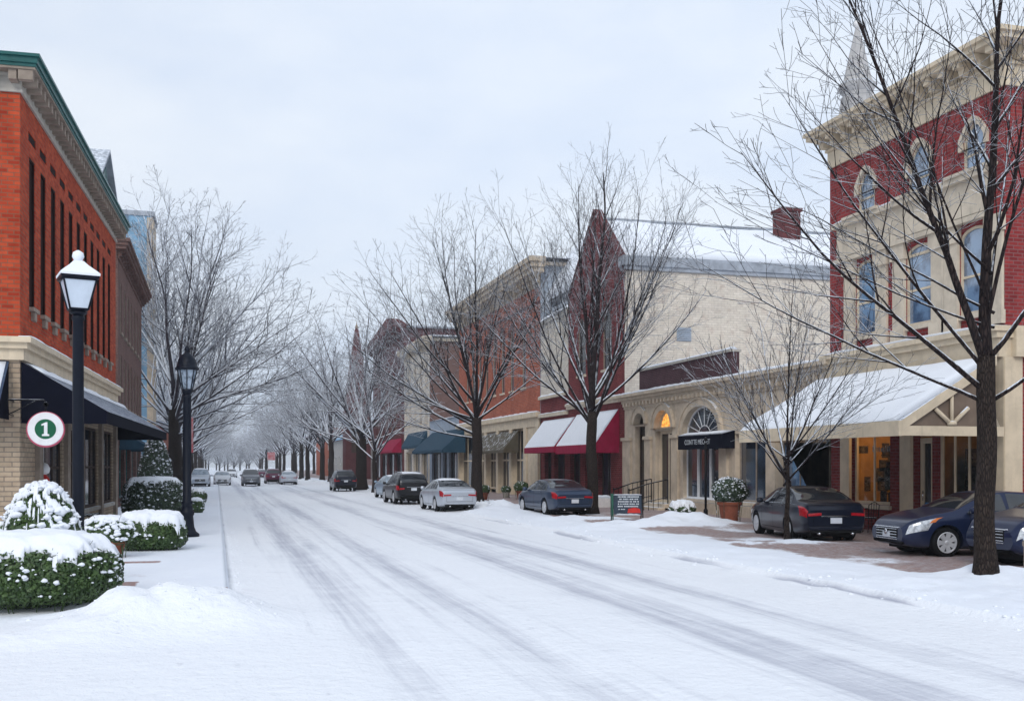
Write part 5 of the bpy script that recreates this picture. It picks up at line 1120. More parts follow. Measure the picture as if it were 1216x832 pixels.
for k in range(4):
    p, q = rot_ring(rb, zb_, (x, y), 4, a)[k], rot_ring(rt, zt_, (x, y), 4, a)[k]; m.tube([p, q], .016, 4)
    p2, q2 = rot_ring(rb, zb_+.012, (x, y), 4, a)[(k+1) % 4], rot_ring(rt, zt_-.012, (x, y), 4, a)[(k+1) % 4]; m.tube([(p[0], p[1], p[2]+.012), p2], .016, 4); m.tube([(q[0], q[1], q[2]-.012), q2], .018, 4)
m.hull(rot_ring(rt+.05, zt_, (x, y), 4, a), rot_ring(rt+.06, zt_+.045, (x, y), 4, a)); m.hull(rot_ring(rt+.04, zt_+.046, (x, y), 4, a), rot_ring(.08, zt_+.25, (x, y), 4, a)); m.build('lantern', M['lamp_paint'], lp)
m = MB(lp.location); A, B = rot_ring(rb-.012, zb_+.004, (x, y), 4, a), rot_ring(rt-.012, zt_-.006, (x, y), 4, a); m.add(A+B, [(k, (k+1) % 4, 4+(k+1) % 4, 4+k) for k in range(4)]); m.build('lantern_glass', M['lamp_glass'], lp)
m = MB(lp.location)
prof = [(rt+.07, .046), (rt+.075, .085), (rt-.02, .15), (.22, .235), (.12, .315), (.06, .335)]
rings = [rot_ring(r*(1), zt_+h, (x, y), 4, a) for r, h in prof]
vs = [p for r in rings for p in r]; m.add(vs, [(i*4+k, i*4+(k+1) % 4, (i+1)*4+(k+1) % 4, (i+1)*4+k) for i in range(len(rings)-1) for k in range(4)] + [tuple(range(20, 24)), (3, 2, 1, 0)])
m.lathe([(.05, .30), (.08, .36), (.10, .40), (.085, .47), (.02, .51)], (x, y, zt_), 12); m.build('snow', M['snow'], lp)
x, y = -.81, 31.6
l2 = thing('street_lamp', 'black street lamp with dark domed clear glass lantern near the kerb, the farther one', 'street lamp', (x, y, .13), 0, 'old fashioned street lamps')
m = MB(l2.location); m.lathe([(.34, -.02), (.34, .10), (.25, .17), (.20, .30), (.17, .62), (.20, .66), (.20, .74), (.15, .8), (.14, .95), (.17, 1.0), (.12, 1.06), (.115, 4.0), (.13, 4.05), (.09, 4.1)], (x, y, .13), 14); m.build('pole', M['lamp_paint'], l2)
m = MB(l2.location); m.lathe([(.08, 4.08), (.13, 4.12), (.17, 4.24), (.13, 4.25)], (x, y, .13), 8)
for k in range(8): q = 2*pi*k/8; m.tube([(x+.15*cos(q), y+.15*sin(q), 4.36), (x+.27*cos(q), y+.27*sin(q), 4.92)], .014, 4)
m.lathe([(.30, 4.79), (.335, 4.80), (.335, 4.86), (.29, 4.90), (.27, 5.0), (.24, 5.10), (.16, 5.22), (.07, 5.28), (.05, 5.33), (.08, 5.38), (.05, 5.45), (.01, 5.5)], (x, y, .13), 16); m.build('lantern', M['lamp_paint'], l2)
m = MB(l2.location); m.lathe([(.135, 4.245), (.255, 4.79)], (x, y, .13), 8, smooth=False); m.build('lantern_glass', M['clear_lamp'], l2)
m = MB(l2.location); m.lathe([(.03, 4.25), (.05, 4.3), (.06, 4.5), (.03, 4.62), (.01, 4.66)], (x, y, .13), 8)

# ------------------------------------------------------------------ cars
def smooth_curve(xk, zk, xs_, w=3):
    z = np.interp(xs_, xk, zk); k = np.ones(2*w+1)/(2*w+1); zp = np.concatenate([[z[0]*1]*w, z, [z[-1]]*w]); return np.convolve(zp, k, 'valid')
class CarShape:
    def __init__(s, L, W, keys, tum=.45, roof_in=.12, wb=2.75, wr=.335, fo=.95):
        s.L, s.W, s.tum, s.roof_in, s.wb, s.wr = L, W, tum, roof_in, wb, wr; h = L/2
        s.xf = h-fo; s.xr = s.xf-wb
        xs_ = np.linspace(-h, h, 200); K = np.array(keys); s.xs = xs_
        s.zt, s.zb, s.zl, s.w = [smooth_curve(K[:, 0], K[:, i], xs_, 3) for i in (1, 2, 3, 4)]
    def sec(s, x):
        f = lambda a: float(np.interp(x, s.xs, a)); zt, zb, zl, w = f(s.zt), f(s.zb), f(s.zl), f(s.w)*s.W/2; h = max(.02, zt-zb)
        y7 = w*.95-.03-s.tum*h*.9
        return [(0, zl), (w*.55, zl), (w*.86, zl+.01), (w*.965, zl+.09), (w*1.0, zl+.5*(zb-zl)), (w*.992, zb-.08), (w*.965, zb-.01), (w*.945, zb+.03*min(1, h*4)), (w*.945-.012-s.tum*h*.45, zb+.5*h), (y7, zb+.86*h), (y7-s.roof_in*.6, zb+.965*h), (y7*.55, zb+1.0*h), (0, zb+1.015*h)]
    def at(s, x, v):
        P_ = s.sec(x); n = len(P_)-1; v = min(max(v, 0), n-1e-6); i = int(v); t = v-i
        p0, p1, p2, p3 = P_[max(i-1, 0)], P_[i], P_[i+1], P_[min(i+2, n)]
        if i+2 > n: p3 = (-P_[n-1][0], P_[n-1][1])
        if i == 0: p0 = (-P_[1][0], P_[1][1])
        c = lambda a, b, c_, d: .5*((2*b)+(-a+c_)*t+(2*a-5*b+4*c_-d)*t*t+(-a+3*b-3*c_+d)*t**3)
        return Vector((x, c(p0[0], p1[0], p2[0], p3[0]), c(p0[1], p1[1], p2[1], p3[1])))
    def nrm(s, x, v, e=.02):
        a = s.at(x+e, v)-s.at(x-e, v); b = s.at(x, v+e)-s.at(x, v-e); n = b.cross(a)
        return n.normalized() if n.length > 1e-9 else Vector((0, 1, 0))
    def body(s):
        nx, nv = 64, 36; h = s.L/2; bm = bmesh.new(); rings = []
        xx = [-h*cos(pi*i/nx)*.35-h*.65*(1-2*i/nx) for i in range(nx+1)]
        for x in xx:
            half = [s.at(x, 12*j/nv) for j in range(nv+1)]; ring = half + [Vector((p.x, -p.y, p.z)) for p in half[-2:0:-1]]; rings.append([bm.verts.new(p) for p in ring])
        n = len(rings[0])
        for i in range(nx):
            for k in range(n): bm.faces.new((rings[i][k], rings[i+1][k], rings[i+1][(k+1) % n], rings[i][(k+1) % n]))
        bm.faces.new(rings[0]); bm.faces.new(rings[-1][::-1]); bmesh.ops.recalc_face_normals(bm, faces=bm.faces[:])
        me = bpy.data.meshes.new('body'); bm.to_mesh(me); bm.free(); o = bpy.data.objects.new('body', me); COL.objects.link(o); cut = []
        for wx in (s.xf, s.xr):
            for sd_ in (-1, 1):
                c = MB(); y0, y1 = sorted((sd_*s.W*.26, sd_*s.W*.62)); c.lathe([(s.wr+.065, y0), (s.wr+.065, y1)], (wx, 0, s.wr), 28, 'y', False); co = c.build('cut', M['iron']); bmc = bmesh.new(); bmc.from_mesh(co.data); bmesh.ops.recalc_face_normals(bmc, faces=bmc.faces[:]); bmc.to_mesh(co.data); bmc.free(); cut.append(co)
                md = o.modifiers.new('b', 'BOOLEAN'); md.operation = 'DIFFERENCE'; md.object = co; md.solver = 'EXACT'
        bpy.context.view_layer.update(); me2 = bpy.data.meshes.new_from_object(o.evaluated_get(bpy.context.evaluated_depsgraph_get()))
        for c in cut + [o]: bpy.data.objects.remove(c)
        me2.name = 'car_body'; me2.polygons.foreach_set('use_smooth', [True]*len(me2.polygons)); me2.set_sharp_from_angle(angle=radians(40)); return me2
    def patch(s, m, x0, x1, v0, v1, side, nx=14, nv=8, off=.004, xa=None, xb=None):
        """a piece of skin lifted off the body; side 1 left, -1 right, 0 both as one sheet"""
        vr = [v0+(v1-v0)*j/nv for j in range(nv+1)]; cols = [(v, 1) for v in vr]
        if side == 0: cols = [(v, 1) for v in vr] + [(v, -1) for v in vr[::-1] if v < 11.99]
        elif side == -1: cols = [(v, -1) for v in vr]
        P_ = []
        for (v, sg_) in cols:
            f = (v-v0)/(v1-v0) if v1 != v0 else 0; a = x0 if xa is None else x0+(xa-x0)*f; b = x1 if xb is None else x1+(xb-x1)*f
            for i in range(nx+1):
                x = a+(b-a)*i/nx; p = s.at(x, v)+s.nrm(x, v)*off; P_.append(Vector((p.x, p.y*sg_, p.z)))
        n1 = nx+1; fs = [(j*n1+i, j*n1+i+1, (j+1)*n1+i+1, (j+1)*n1+i) for j in range(len(cols)-1) for i in range(nx)]
        if side == -1: fs = [f[::-1] for f in fs]
        m.add(P_, fs, True)
SEDAN = CarShape(4.85, 1.84, [(-2.43, .80, .76, .46, .80), (-2.38, .98, .92, .34, .88), (-2.2, 1.07, .97, .27, .94), (-1.75, 1.10, .985, .22, .99), (-1.6, 1.13, .985, .20, 1.0), (-1.2, 1.31, .98, .19, 1.0), (-.7, 1.44, .97, .19, 1.0), (-.15, 1.475, .96, .19, 1.0), (.35, 1.44, .95, .19, 1.0), (.8, 1.25, .94, .19, 1.0), (1.2, 1.05, .93, .19, 1.0), (1.7, .97, .88, .20, .985), (2.1, .88, .80, .22, .94), (2.3, .78, .72, .25, .86), (2.39, .70, .65, .30, .78), (2.43, .60, .57, .36, .72)])
SUV = CarShape(4.7, 1.9, [(-2.35, .98, .94, .50, .86), (-2.32, 1.18, 1.0, .38, .90), (-2.22, 1.40, 1.03, .33, .95), (-2.05, 1.63, 1.05, .30, .98), (-1.8, 1.69, 1.05, .27, 1.0), (-1.0, 1.73, 1.04, .25, 1.0), (-.2, 1.74, 1.02, .25, 1.0), (.25, 1.70, 1.01, .25, 1.0), (.65, 1.48, 1.0, .25, 1.0), (1.15, 1.16, .99, .25, 1.0), (1.6, 1.08, .96, .26, .99), (2.0, 1.02, .90, .28, .95), (2.22, .92, .82, .31, .88), (2.31, .80, .72, .36, .80), (2.35, .68, .62, .40, .75)], tum=.33, wb=2.72, wr=.365, fo=.93)
def wheel_parts(S, wx, sd_, parent):
    r, w = S.wr, .22; yo = sd_*S.W*.492; yi = yo-sd_*w; c = (wx, 0, r)
    m = MB(); a, b = sorted((yi, yo)); pr = [(r*.66, a), (r*.90, a), (r, a+.03), (r, b-.03), (r*.90, b), (r*.68, b)]; m.lathe(pr, c, 28, 'y', cap=False); wh = m.build('wheel', M['rubber'], parent, 35)
    m = MB(); y = yo+sd_*.006; m.lathe([(r*.70, yo-sd_*.06), (r*.705, y), (r*.63, y), (r*.60, yo-sd_*.07)] , c, 28, 'y', cap=False)
    for k in range(7):
        q = 2*pi*k/7; d = Vector((cos(q), 0, sin(q))); t = Vector((-sin(q), 0, cos(q))); C_ = Vector(c)
        aa = [C_+d*r*.10-t*.036+Vector((0, yo-sd_*.012, 0)), C_+d*r*.10+t*.036+Vector((0, yo-sd_*.012, 0)), C_+d*r*.64+t*.062+Vector((0, y, 0)), C_+d*r*.64-t*.062+Vector((0, y, 0))]; m.hull(aa, [p-Vector((0, sd_*.03, 0)) for p in aa])
    m.lathe([(r*.14, yo-sd_*.05), (r*.16, yo-sd_*.005), (r*.10, yo+sd_*.004), (.01, yo+sd_*.004)], c, 14, 'y'); m.build('rim', M['rim'], wh)
    m = MB(); m.lathe([(.01, yo-sd_*.08), (r*.66, yo-sd_*.08)], c, 20, 'y'); m.build('brake_disc', M['black_plastic'], wh)
def make_car(S, paint, kind, roof_snow=0.0, glass='car_glass', name='parked_car'):
    """nose along +x, built at the origin"""
    root = bpy.data.objects.new(name, None); COL.objects.link(root); suv = kind == 'suv'; h = S.L/2
    global BODY
    if kind not in BODY: BODY[kind] = S.body()
    me = BODY[kind].copy(); me.materials.clear(); me.materials.append(M[paint]); bo = bpy.data.objects.new('body', me); COL.objects.link(bo); bo.parent = root
    m = MB()
    for wx in (S.xf, S.xr):
        for sd_ in (-1, 1): y0, y1 = sorted((sd_*S.W*.255, sd_*S.W*.27)); m.lathe([(.01, y0), (S.wr+.064, y0), (S.wr+.064, y1), (.01, y1)], (wx, 0, S.wr), 20, 'y')
    m.box(-h+.35, h-.35, -.55, .55, .16, .34); m.build('underbody', M['black_plastic'], root)
    G = M[glass]
    a, b = (-.02, 1.12) if suv else (.40, 1.14)
    if suv: a = .30
    m = MB(); S.patch(m, a+.03, b, 9.35, 12, 0, 10, 8, .004, xa=a-.0); m.build('windshield', G, root)
    m = MB()
    if suv: S.patch(m, -2.30, -2.09, 8.6, 12, 0, 8, 8, .005)
    else: S.patch(m, -1.62, -.80, 9.35, 12, 0, 10, 8, .004)
    m.build('rear_window', G, root)
    if suv: spans = [(-2.0, -1.22), (-1.16, -.18), (-.10, .98)]
    else: spans = [(-1.45, -.98), (-.93, -.08), (-.0, .98)]
    for sd_ in (1, -1):
        for k, (p, q) in enumerate(spans):
            m = MB(); S.patch(m, p, q, 7.25, 9.1, sd_, 12, 6, .004, xa=p+(.22 if (k == 0 and not suv) else .02), xb=q-(.42 if k == 2 else .02)); m.build('side_window', G, root)
        m = MB()
        for xd in ((spans[1][0]-.03), (spans[2][0]-.04), .92): S.patch(m, xd-.006, xd+.006, 3.2, 7.1, sd_, 1, 12, .0025)
        S.patch(m, spans[1][0]-.03, .92, 3.15, 3.22, sd_, 14, 1, .0025); m.build('door_seam', M['black_plastic'], root)
        m = MB(); S.patch(m, -h+.55, .98, 7.02, 7.16, sd_, 20, 1, .006); m.build('chrome_strip', M['chrome'], root)
        for xd in (spans[1][0]+.12, spans[2][0]+.12):
            p = S.at(xd, 6.0); m = MB(); m.tube([(xd-.1, sd_*(p.y+.005), p.z-.02), (xd-.06, sd_*(p.y+.03), p.z-.02), (xd+.06, sd_*(p.y+.03), p.z-.02), (xd+.1, sd_*(p.y+.005), p.z-.02)], .013, 6); m.build('door_handle', M[paint] if not suv else M['chrome'], root)
        p = S.at(.86, 7.3); m = MB(); m.lathe([(.02, -.10), (.07, -.08), (.085, 0), (.075, .07), (.03, .09)], (.88, sd_*(p.y+.14), p.z+.05), 10, 'y'); m.tube([(.88, sd_*(p.y-.03), p.z-.01), (.88, sd_*(p.y+.09), p.z+.03)], .025, 6); m.build('mirror', M[paint], root)
        # headlights sweep round the front corners, tail lights round the back
        m = MB(); S.patch(m, h-.50, h-.05, 4.35, 6.3, sd_, 14, 10, .006, xa=h-.85, xb=h-.14); hl_ = m.build('headlight', M['head_lens'], root)
        m = MB(); S.patch(m, h-.68, h-.54, 5.0, 6.28, sd_, 5, 6, .009, xa=h-.87, xb=h-.72); m.build('turn_signal', M['amber'], hl_)
        y0 = S.W*.5*(.44 if not suv else .56); zt_ = .93 if not suv else 1.02; zb_ = .72 if not suv else .80; m = MB()
        S.patch(m, -h+.015, -h+.30, 4.35, 6.2, sd_, 8, 8, .007, xb=-h+.50)
        w0 = float(np.interp(-h, S.xs, S.w))*S.W/2
        q = [(-h-.004, sd_*y0, zb_+.02), (-h-.004, sd_*(w0-.01), zb_), (-h+.0, sd_*(w0-.01), zt_-.14), (-h-.0, sd_*y0, zt_-.12)]; m.hull(q, [(p[0]-.028, p[1], p[2]) for p in q]); m.build('tail_light', M['tail_red'], root)
        for wx in (S.xf, S.xr): wheel_parts(S, wx, sd_, root)
    # nose
    m = MB(); gz = .60 if not suv else .72; m.bbox(h-.12, h+.014, -.50, .50, gz-.20, gz+.05, .04)
    g_ = m.build('grille', M['black_plastic'], root); m = MB()
    for k in range(4): m.bbox(h+.004, h+.024, -.46, .46, gz-.175+.062*k, gz-.158+.062*k, .005)
    m.bbox(h-.06, h+.026, -.53, .53, gz+.045, gz+.075, .01); m.bbox(h-.06, h+.022, -.47, .47, gz-.22, gz-.20, .008)
    m.lathe([(.01, .02), (.065, .02), (.065, .04), (.01, .045)], (h, 0, gz-.05), 14, 'x'); m.build('chrome_bar', M['chrome'], g_)
    m = MB(); m.bbox(h-.30, h-.0, -.66, .66, .29, .40, .03)
    for s_ in (-1, 1): m.lathe([(.01, .0), (.07, .0), (.07, .03), (.05, .035), (.01, .03)], (h-.10, s_*.60, .46), 12, 'x'); m.build('air_intake', M['black_plastic'], root)
    m = MB(); m.bbox(h+.0, h+.022, -.16, .16, .42, .54, .004); m.build('licence_plate', M['plate'], root)
    # tail
    zp = .60 if not suv else .82; m = MB(); m.bbox(-h-.022, -h+.0, -.155, .155, zp-.075, zp+.075, .004); m.build('licence_plate', M['plate'], root)
    m = MB(); m.bbox(-h-.03, -h+.3, -S.W*.40, S.W*.40, .33, .46 if not suv else .52, .04); m.build('rear_bumper', M['black_plastic'] if suv else M[paint], root)
    m = MB(); m.bbox(-h-.018, -h+.02, -.40, .40, zp+.10, zp+.13, .006); m.build('trunk_trim', M['chrome'], root)
    m = MB(); S.patch(m, -h+.10, -h+.108, 6.3, 12, 0, 1, 12, .003); m.bbox(-h-.006, -h+.02, -.62, .62, zp-.135, zp-.125, .002)
    for s_ in (-.62, .615): m.bbox(-h-.006, -h+.02, s_, s_+.008, zp-.135, zp+.10, .002)
    m.bbox(-h-.012, -h+.05, -.70, .70, .27, .345, .02); m.build('trunk_seam', M['black_plastic'], root)
    for s_ in (-.45, .45): m = MB(); m.tube([(-h-.02, s_, .26), (-h+.2, s_, .26)], .035, 8); m.build('exhaust', M['chrome'], root)
    for sy in (-.55, .55) if suv else ():
        m = MB(); m.tube([(-1.7, sy, 1.70), (-1.6, sy, 1.76), (.0, sy, 1.78), (.1, sy, 1.73)], .016, 5); m.build('roof_rail', M['chrome'], root)
    if roof_snow:
        m = MB(); x0, x1 = (-1.9, .2) if suv else (-.75, .30); T = []; nx_, nv_ = 18, 12; vs = []; fs = []
        for i in range(nx_+1):
            for j in range(nv_+1):
                x = x0+(x1-x0)*i/nx_; vv = 10.4+1.6*(1-abs(2*j/nv_-1)); sg_ = 1 if j <= nv_/2 else -1
                p = S.at(x, vv); e = min(min(i, nx_-i)/4, min(j, nv_-j)/2.5, 1); vs.append((p.x, p.y*sg_, p.z+.004+roof_snow*sqrt(e)*(1+.3*noise.noise(Vector((x*2, p.y*2*sg_, 3))))))
        for i in range(nx_):
            for j in range(nv_): k = i*(nv_+1)+j; fs.append((k, k+nv_+1, k+nv_+2, k+1))
        m.add(vs, fs, True); m.build('roof_snow', M['snow'], root)
    return root
BODY = {}
M['paint_navy'] = paint_car('paint_navy', (.007, .010, .022), .15); M['paint_blue'] = paint_car('paint_blue', (.010, .018, .055), .25); M['paint_slate'] = paint_car('paint_slate', (.035, .055, .10), .4)
M['paint_silver'] = paint_car('paint_silver', (.50, .54, .60), .5, .08); M['paint_black'] = paint_car('paint_black', (.014, .014, .017), .2); M['paint_white'] = paint_car('paint_white', (.62, .65, .70), .1)
M['paint_ice'] = paint_car('paint_ice', (.25, .34, .44), .3, .06); M['paint_plum'] = paint_car('paint_plum', (.10, .02, .05), .3); M['paint_grey'] = paint_car('paint_grey', (.10, .11, .13), .3)
def put(car, label, cat, px, py, yaw, ref='rear', dz=0.0, xy=None, group='cars parked along the right kerb'):
    """ref: the photo point is where the middle of the rear (or front) bumper meets the ground; yaw 0 points down the street"""
    x, y = xy or on_ground(px, py, dz); th = pi/2 - radians(yaw); d = Vector((cos(th), sin(th), 0)); L_ = 2.43
    if ref == 'rear': x, y = x+d.x*L_, y+d.y*L_
    elif ref == 'wheel': a_, b_ = SEDAN.xf, SEDAN.W*.46; x, y = x-d.x*a_+d.y*b_, y-d.y*a_-d.x*b_
    elif ref == 'front': x, y = x-d.x*L_, y-d.y*L_
    car.location = (x, y, dz); car.rotation_euler = (0, 0, th); tag(car, label, cat, group); return car
put(make_car(SEDAN, 'paint_navy', 'sedan'), 'dark navy sedan seen from behind, parked beside the snowy porch eave', 'sedan', 993, 645, 11, dz=.14)
put(make_car(SEDAN, 'paint_blue', 'sedan'), 'deep blue sedan facing left with bright alloy wheel and amber turn signal', 'sedan', 0, 0, -83, 'wheel', .14, xy=on_ground(1123, 661, .15))
put(make_car(SUV, 'paint_blue', 'suv'), 'blue car half hidden behind the large tree trunk, nearest the right picture edge', 'car', 0, 0, -86, 'front', .14, xy=(15.0, 17.95))
put(make_car(SEDAN, 'paint_slate', 'sedan'), 'slate blue sedan parked behind the trunk of the gable tree beside burgundy awnings', 'sedan', 683, 612.5, -3, dz=.14)
put(make_car(SEDAN, 'paint_silver', 'sedan', .035), 'silver sedan with red tail lights and snow on its roof', 'sedan', 546, 607.5, -2, dz=.06)
put(make_car(SUV, 'paint_black', 'suv', .03), 'black SUV parked ahead of the silver sedan', 'SUV', 492, 598.5, -2, dz=.06)
put(make_car(SEDAN, 'paint_ice', 'sedan', .03, 'car_glass_frost'), 'pale icy blue car mostly hidden in front of the black SUV', 'car', 0, 0, -3, 'mid', .06, xy=(11.2, 68.8))
put(make_car(SUV, 'paint_navy', 'suv'), 'dark blue SUV parked beside the thickest dark trunk', 'SUV', 411, 583, 0, dz=.06)
put(make_car(SEDAN, 'paint_silver', 'sedan', .05, 'car_glass_frost'), 'silver car farther down the right lane, right of the plum coloured one', 'car', 344, 575.2, 0, dz=.04, group='cars far down the street')
put(make_car(SUV, 'paint_plum', 'suv'), 'plum red car farther down the right lane beside the silver one', 'car', 325, 574, 0, dz=.04, group='cars far down the street')
put(make_car(SUV, 'paint_grey', 'suv', .05), 'dark SUV driving towards the viewer in the middle of the road', 'SUV', 298.5, 577, 180, 'front', .04, group='cars far down the street')
put(make_car(SEDAN, 'paint_white', 'sedan', .05, 'car_glass_frost'), 'white car driving towards the viewer close to the left kerb', 'car', 264, 576, 180, 'front', .04, group='cars far down the street')
put(make_car(SEDAN, 'paint_plum', 'sedan', .04), 'tiny dark red car beyond the dark SUV in the road', 'car', 0, 0, 0, 'rear', .04, xy=(7.2, 176), group='cars far down the street')
put(make_car(SEDAN, 'paint_white', 'sedan', .04), 'tiny white car farthest down the road between the oncoming two', 'car', 0, 0, 180, 'front', .04, xy=(2.6, 190), group='cars far down the street')
put(make_car(SUV, 'paint_silver', 'suv', .06, 'car_glass_frost'), 'snowy silver car parked by the left pavement beyond the far lamp', 'car', 0, 0, 180, 'front', .1, xy=(-1.5, 104), group='cars far down the street')

# ------------------------------------------------------------------ small street things
x, y = on_ground(745, 626); z = height(x, y)-.02                      # sandwich board with legs
sb = thing('sidewalk_sign', 'pavement sign board with green side, rows of pale writing and red panel in the snow', 'sign board', (x, y, z), radians(-14))
m = MB(); m.hull([(-.62, -.16, .38), (.62, -.16, .38), (.62, .0, 1.22), (-.62, .0, 1.22)], [(-.62, -.12, .38), (.62, -.12, .38), (.62, .04, 1.22), (-.62, .04, 1.22)]); bd = m.build('board', M['board'], sb)
Rb = random.Random(4); m = MB(); fy = lambda z: -.163+.16*(z-.38)/.84
for k in range(5):
    zz = 1.12-.105*k; xx = -.44+Rb.uniform(0, .08)
    while xx < .48:
        w_ = Rb.uniform(.03, .085); q = [(xx, fy(zz)-.004, zz), (xx+w_, fy(zz)-.004, zz), (xx+w_, fy(zz+.055)-.004, zz+.055), (xx, fy(zz+.055)-.004, zz+.055)]; m.add(q, [(0, 1, 2, 3)]); xx += w_+Rb.choice((.014, .014, .05))
for xx in (-.42, -.30, -.2): m.add([(xx, fy(.62)-.004, .56), (xx+.08, fy(.62)-.004, .56), (xx+.08, fy(.62)-.004, .62), (xx, fy(.62)-.004, .62)], [(0, 1, 2, 3)])
tag(m.build('writing', M['chalk'], bd), kind='stuff')
m = MB(); q = [(-.02, fy(.44)-.004, .44), (.56, fy(.44)-.004, .44), (.54, fy(.66)-.004, .62), (.3, fy(.68)-.004, .68), (.02, fy(.62)-.004, .62)]; m.add(q, [(0, 1, 2, 3, 4)]); m.build('red_panel', M['red_paint'], bd)
m = MB(); m.bbox(-.70, -.63, -.10, .42, .34, 1.28, .01); m.build('side_panel', M['board_green'], sb)
for xx in (-.66, .66):
    for y0, y1 in ((-.24, .02), (.46, .06)): m = MB(); m.tube([(xx, y0, -.04), (xx, y1, 1.26)], .028, 6); m.build('leg', M['board_green'] if xx < 0 else M['iron'], sb)
m = MB(); m.slab((-.64, -.02, 1.222), (.64, -.02, 1.222), (.64, .06, 1.222), (-.64, .06, 1.222), .03, 12, 3, .02, 1, .05, 5); m.slab((-.55, -.2, .34), (.55, -.2, .34), (.55, .0, .34), (-.55, .0, .34), .05, 12, 4, .03, 2, .06, 5); m.build('snow', M['snow'], sb)
sb.scale = (.8, .8, .8)
x, y = on_ground(838, 617); po = thing('signpost', 'thin black post standing in the snow before the navy awning', 'post', (x, y, .2))
m = MB(po.location); m.tube([(x, y, .1), (x, y, 3.1)], .05, 8); m.lathe([(.09, .0), (.09, .3), (.05, .36)], (x, y, .1), 10); m.build('pole', M['iron'], po); m = MB(po.location); m.lathe([(.03, 3.05), (.07, 3.1), (.07, 3.16), (.02, 3.22)], (x, y, .1), 10); m.build('cap', M['iron'], po)
def chair(x, y, rot, label):
    c = thing('iron_chair', label, 'chair', (x, y, .15), rot, 'wire chairs under the lit window'); m = MB(); m.lathe([(.01, .44), (.2, .44), (.21, .455), (.2, .47), (.01, .47)], (0, 0, 0), 14); m.build('seat', M['iron'], c)
    for a in (45, 135, 225, 315): m = MB(); q = radians(a); m.tube([(cos(q)*.16, sin(q)*.16, .45), (cos(q)*.23, sin(q)*.23, .0)], .012, 5); m.build('leg', M['iron'], c)
    m = MB(); m.tube([(-.18, -.16, .46), (-.23, -.17, .85), (-.24, 0, .95), (-.23, .17, .85), (-.18, .16, .46)], .013, 6)
    for s_ in (-.08, 0, .08): m.tube([(-.19, s_, .47), (-.235, s_, .92)], .008, 5)
    m.build('backrest', M['iron'], c)
xc, yc = 19.1, g_(1046)
chair(xc, yc+.55, radians(-95), 'wire chair under the lit window on the far side of the little table'); chair(xc, yc-.75, radians(85), 'wire chair under the lit window closest to the shop door')
tb = thing('iron_table', 'small round wire table between two chairs under the lit window', 'table', (xc, yc-.1, .15)); m = MB(tb.location); m.lathe([(.01, .70), (.3, .70), (.31, .715), (.3, .73), (.01, .73)], (xc, yc-.1, .15), 18); m.build('tabletop', M['iron'], tb)
m = MB(tb.location); m.tube([(xc, yc-.1, .85), (xc, yc-.1, .3)], .02, 6)
for a in (0, 120, 240): m.tube([(xc, yc-.1, .32), (xc+.22*cos(radians(a)), yc-.1+.22*sin(radians(a)), .15)], .014, 5)
m.build('pedestal', M['iron'], tb)
x, y = -4.0, 36.6; bn = thing('bench', 'dark bench on the pavement under the long navy awning', 'bench', (x, y, .14)); m = MB(bn.location)
for k in range(4): m.bbox(x-.22+.13*k, x-.12+.13*k, y-.8, y+.8, .57, .61, .01)
m.build('seat', M['iron'], bn); m = MB(bn.location)
for k in range(4): m.bbox(x-.30-.02*k, x-.27-.02*k, y-.8, y+.8, .68+.13*k, .78+.13*k, .01)
m.build('backrest', M['iron'], bn)
for s_ in (-.7, .7):
    m = MB(bn.location); m.tube([(x+.28, y+s_, .14), (x+.26, y+s_, .60), (x-.25, y+s_, .58), (x-.36, y+s_, 1.2)], .03, 6); m.tube([(x-.25, y+s_, .58), (x-.32, y+s_, .14)], .03, 6); m.build('leg', M['iron'], bn)
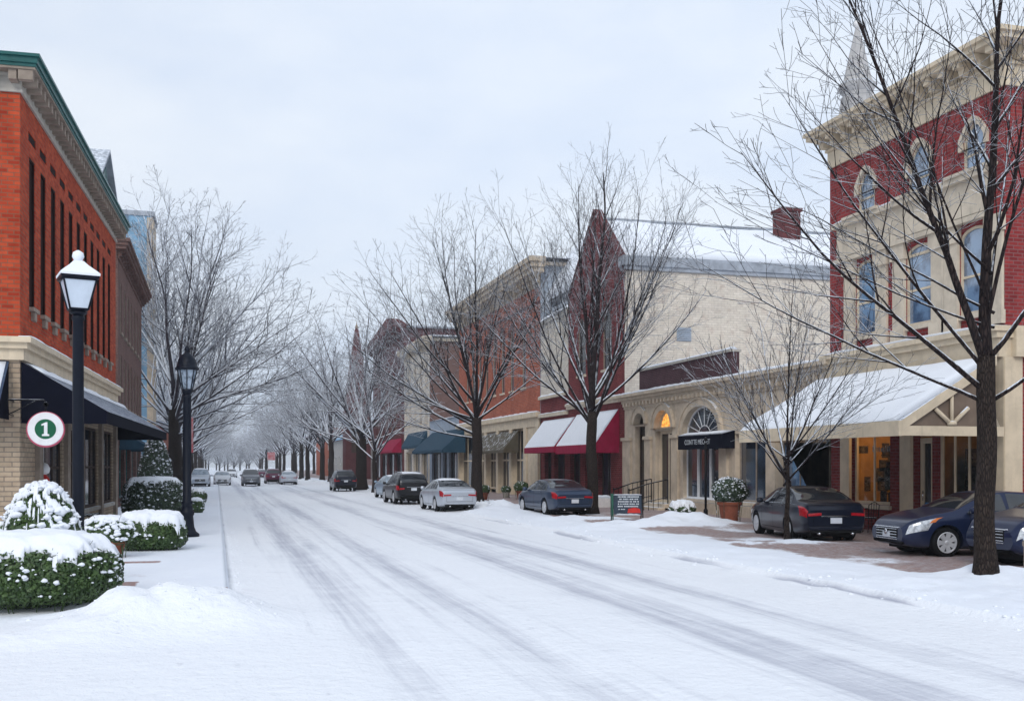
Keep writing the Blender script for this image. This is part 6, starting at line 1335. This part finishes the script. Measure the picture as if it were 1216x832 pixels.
x, y = on_ground(1221, 694); bl = thing('bollard', 'short dark bollard at the right edge below the cut off car', 'bollard', (x, y, .15)); m = MB(bl.location); m.lathe([(.08, -.1), (.08, .55), (.10, .57), (.10, .64), (.05, .70), (.01, .72)], (x, y, .15), 12); m.build('post', M['old_trim'], bl); m = MB(bl.location); m.lathe([(.09, .67), (.085, .73), (.02, .78)], (x, y, .15), 12); m.build('snow', M['snow'], bl)
x, y = on_y(226, 520, 62)[0], 62.0; rb_ = thing('banner_pole', 'thin pole with a narrow red banner just right of the far lamp', 'banner', (x, y, .1)); m = MB(rb_.location); m.tube([(x, y, .0), (x, y, 5.6)], .05, 8); m.build('pole', M['iron'], rb_); m = MB(rb_.location); m.bbox(x+.05, x+.16, y-.015, y+.015, 2.9, 4.9, .01); m.build('banner', M['dusty_red'], rb_)
x, y = on_y(324, 550, 150)[0], 150.0; rb_ = thing('shop_banner', 'mottled red and white banner hanging from a pole far down the right side', 'banner', (x, y, .1)); m = MB(rb_.location); m.tube([(x-.9, y, .0), (x-.9, y, 4.4)], .07, 8); m.build('pole', M['iron'], rb_); m = MB(rb_.location); m.bbox(x-.75, x+.3, y-.03, y+.03, 2.9, 4.0, .02); m.build('banner', M['dusty_red'], rb_)

# lumps the plough left along the kerbs and on the heaps
RL = random.Random(9); m = MB(); 
def lump(x, y, r): blob(m, (x, y, height(x, y)-r*.12), r, RL, .6, ICO1, .7)
for i in range(420):
    y = 9+44*RL.random()**1.2; lump(kerb_r(y)+RL.gauss(.15, .28), y, .014+.05*RL.random()**3)
for i in range(70):
    lump(RL.gauss(-.5, .75), RL.gauss(15.1, .6), .012+.04*RL.random()**3)
for i in range(160):
    y = 17.5+30*RL.random(); lump(.32+abs(RL.gauss(0, .16)), y, .010+.03*RL.random()**3)
for i in range(240):
    y = 48+40*RL.random(); lump(kerb_r(y)+RL.gauss(-.1, .35), y, .03+.08*RL.random()**2)
o = m.build('snow', M['snow']); tag(o, 'loose lumps of ploughed snow scattered along both kerbs', kind='stuff')
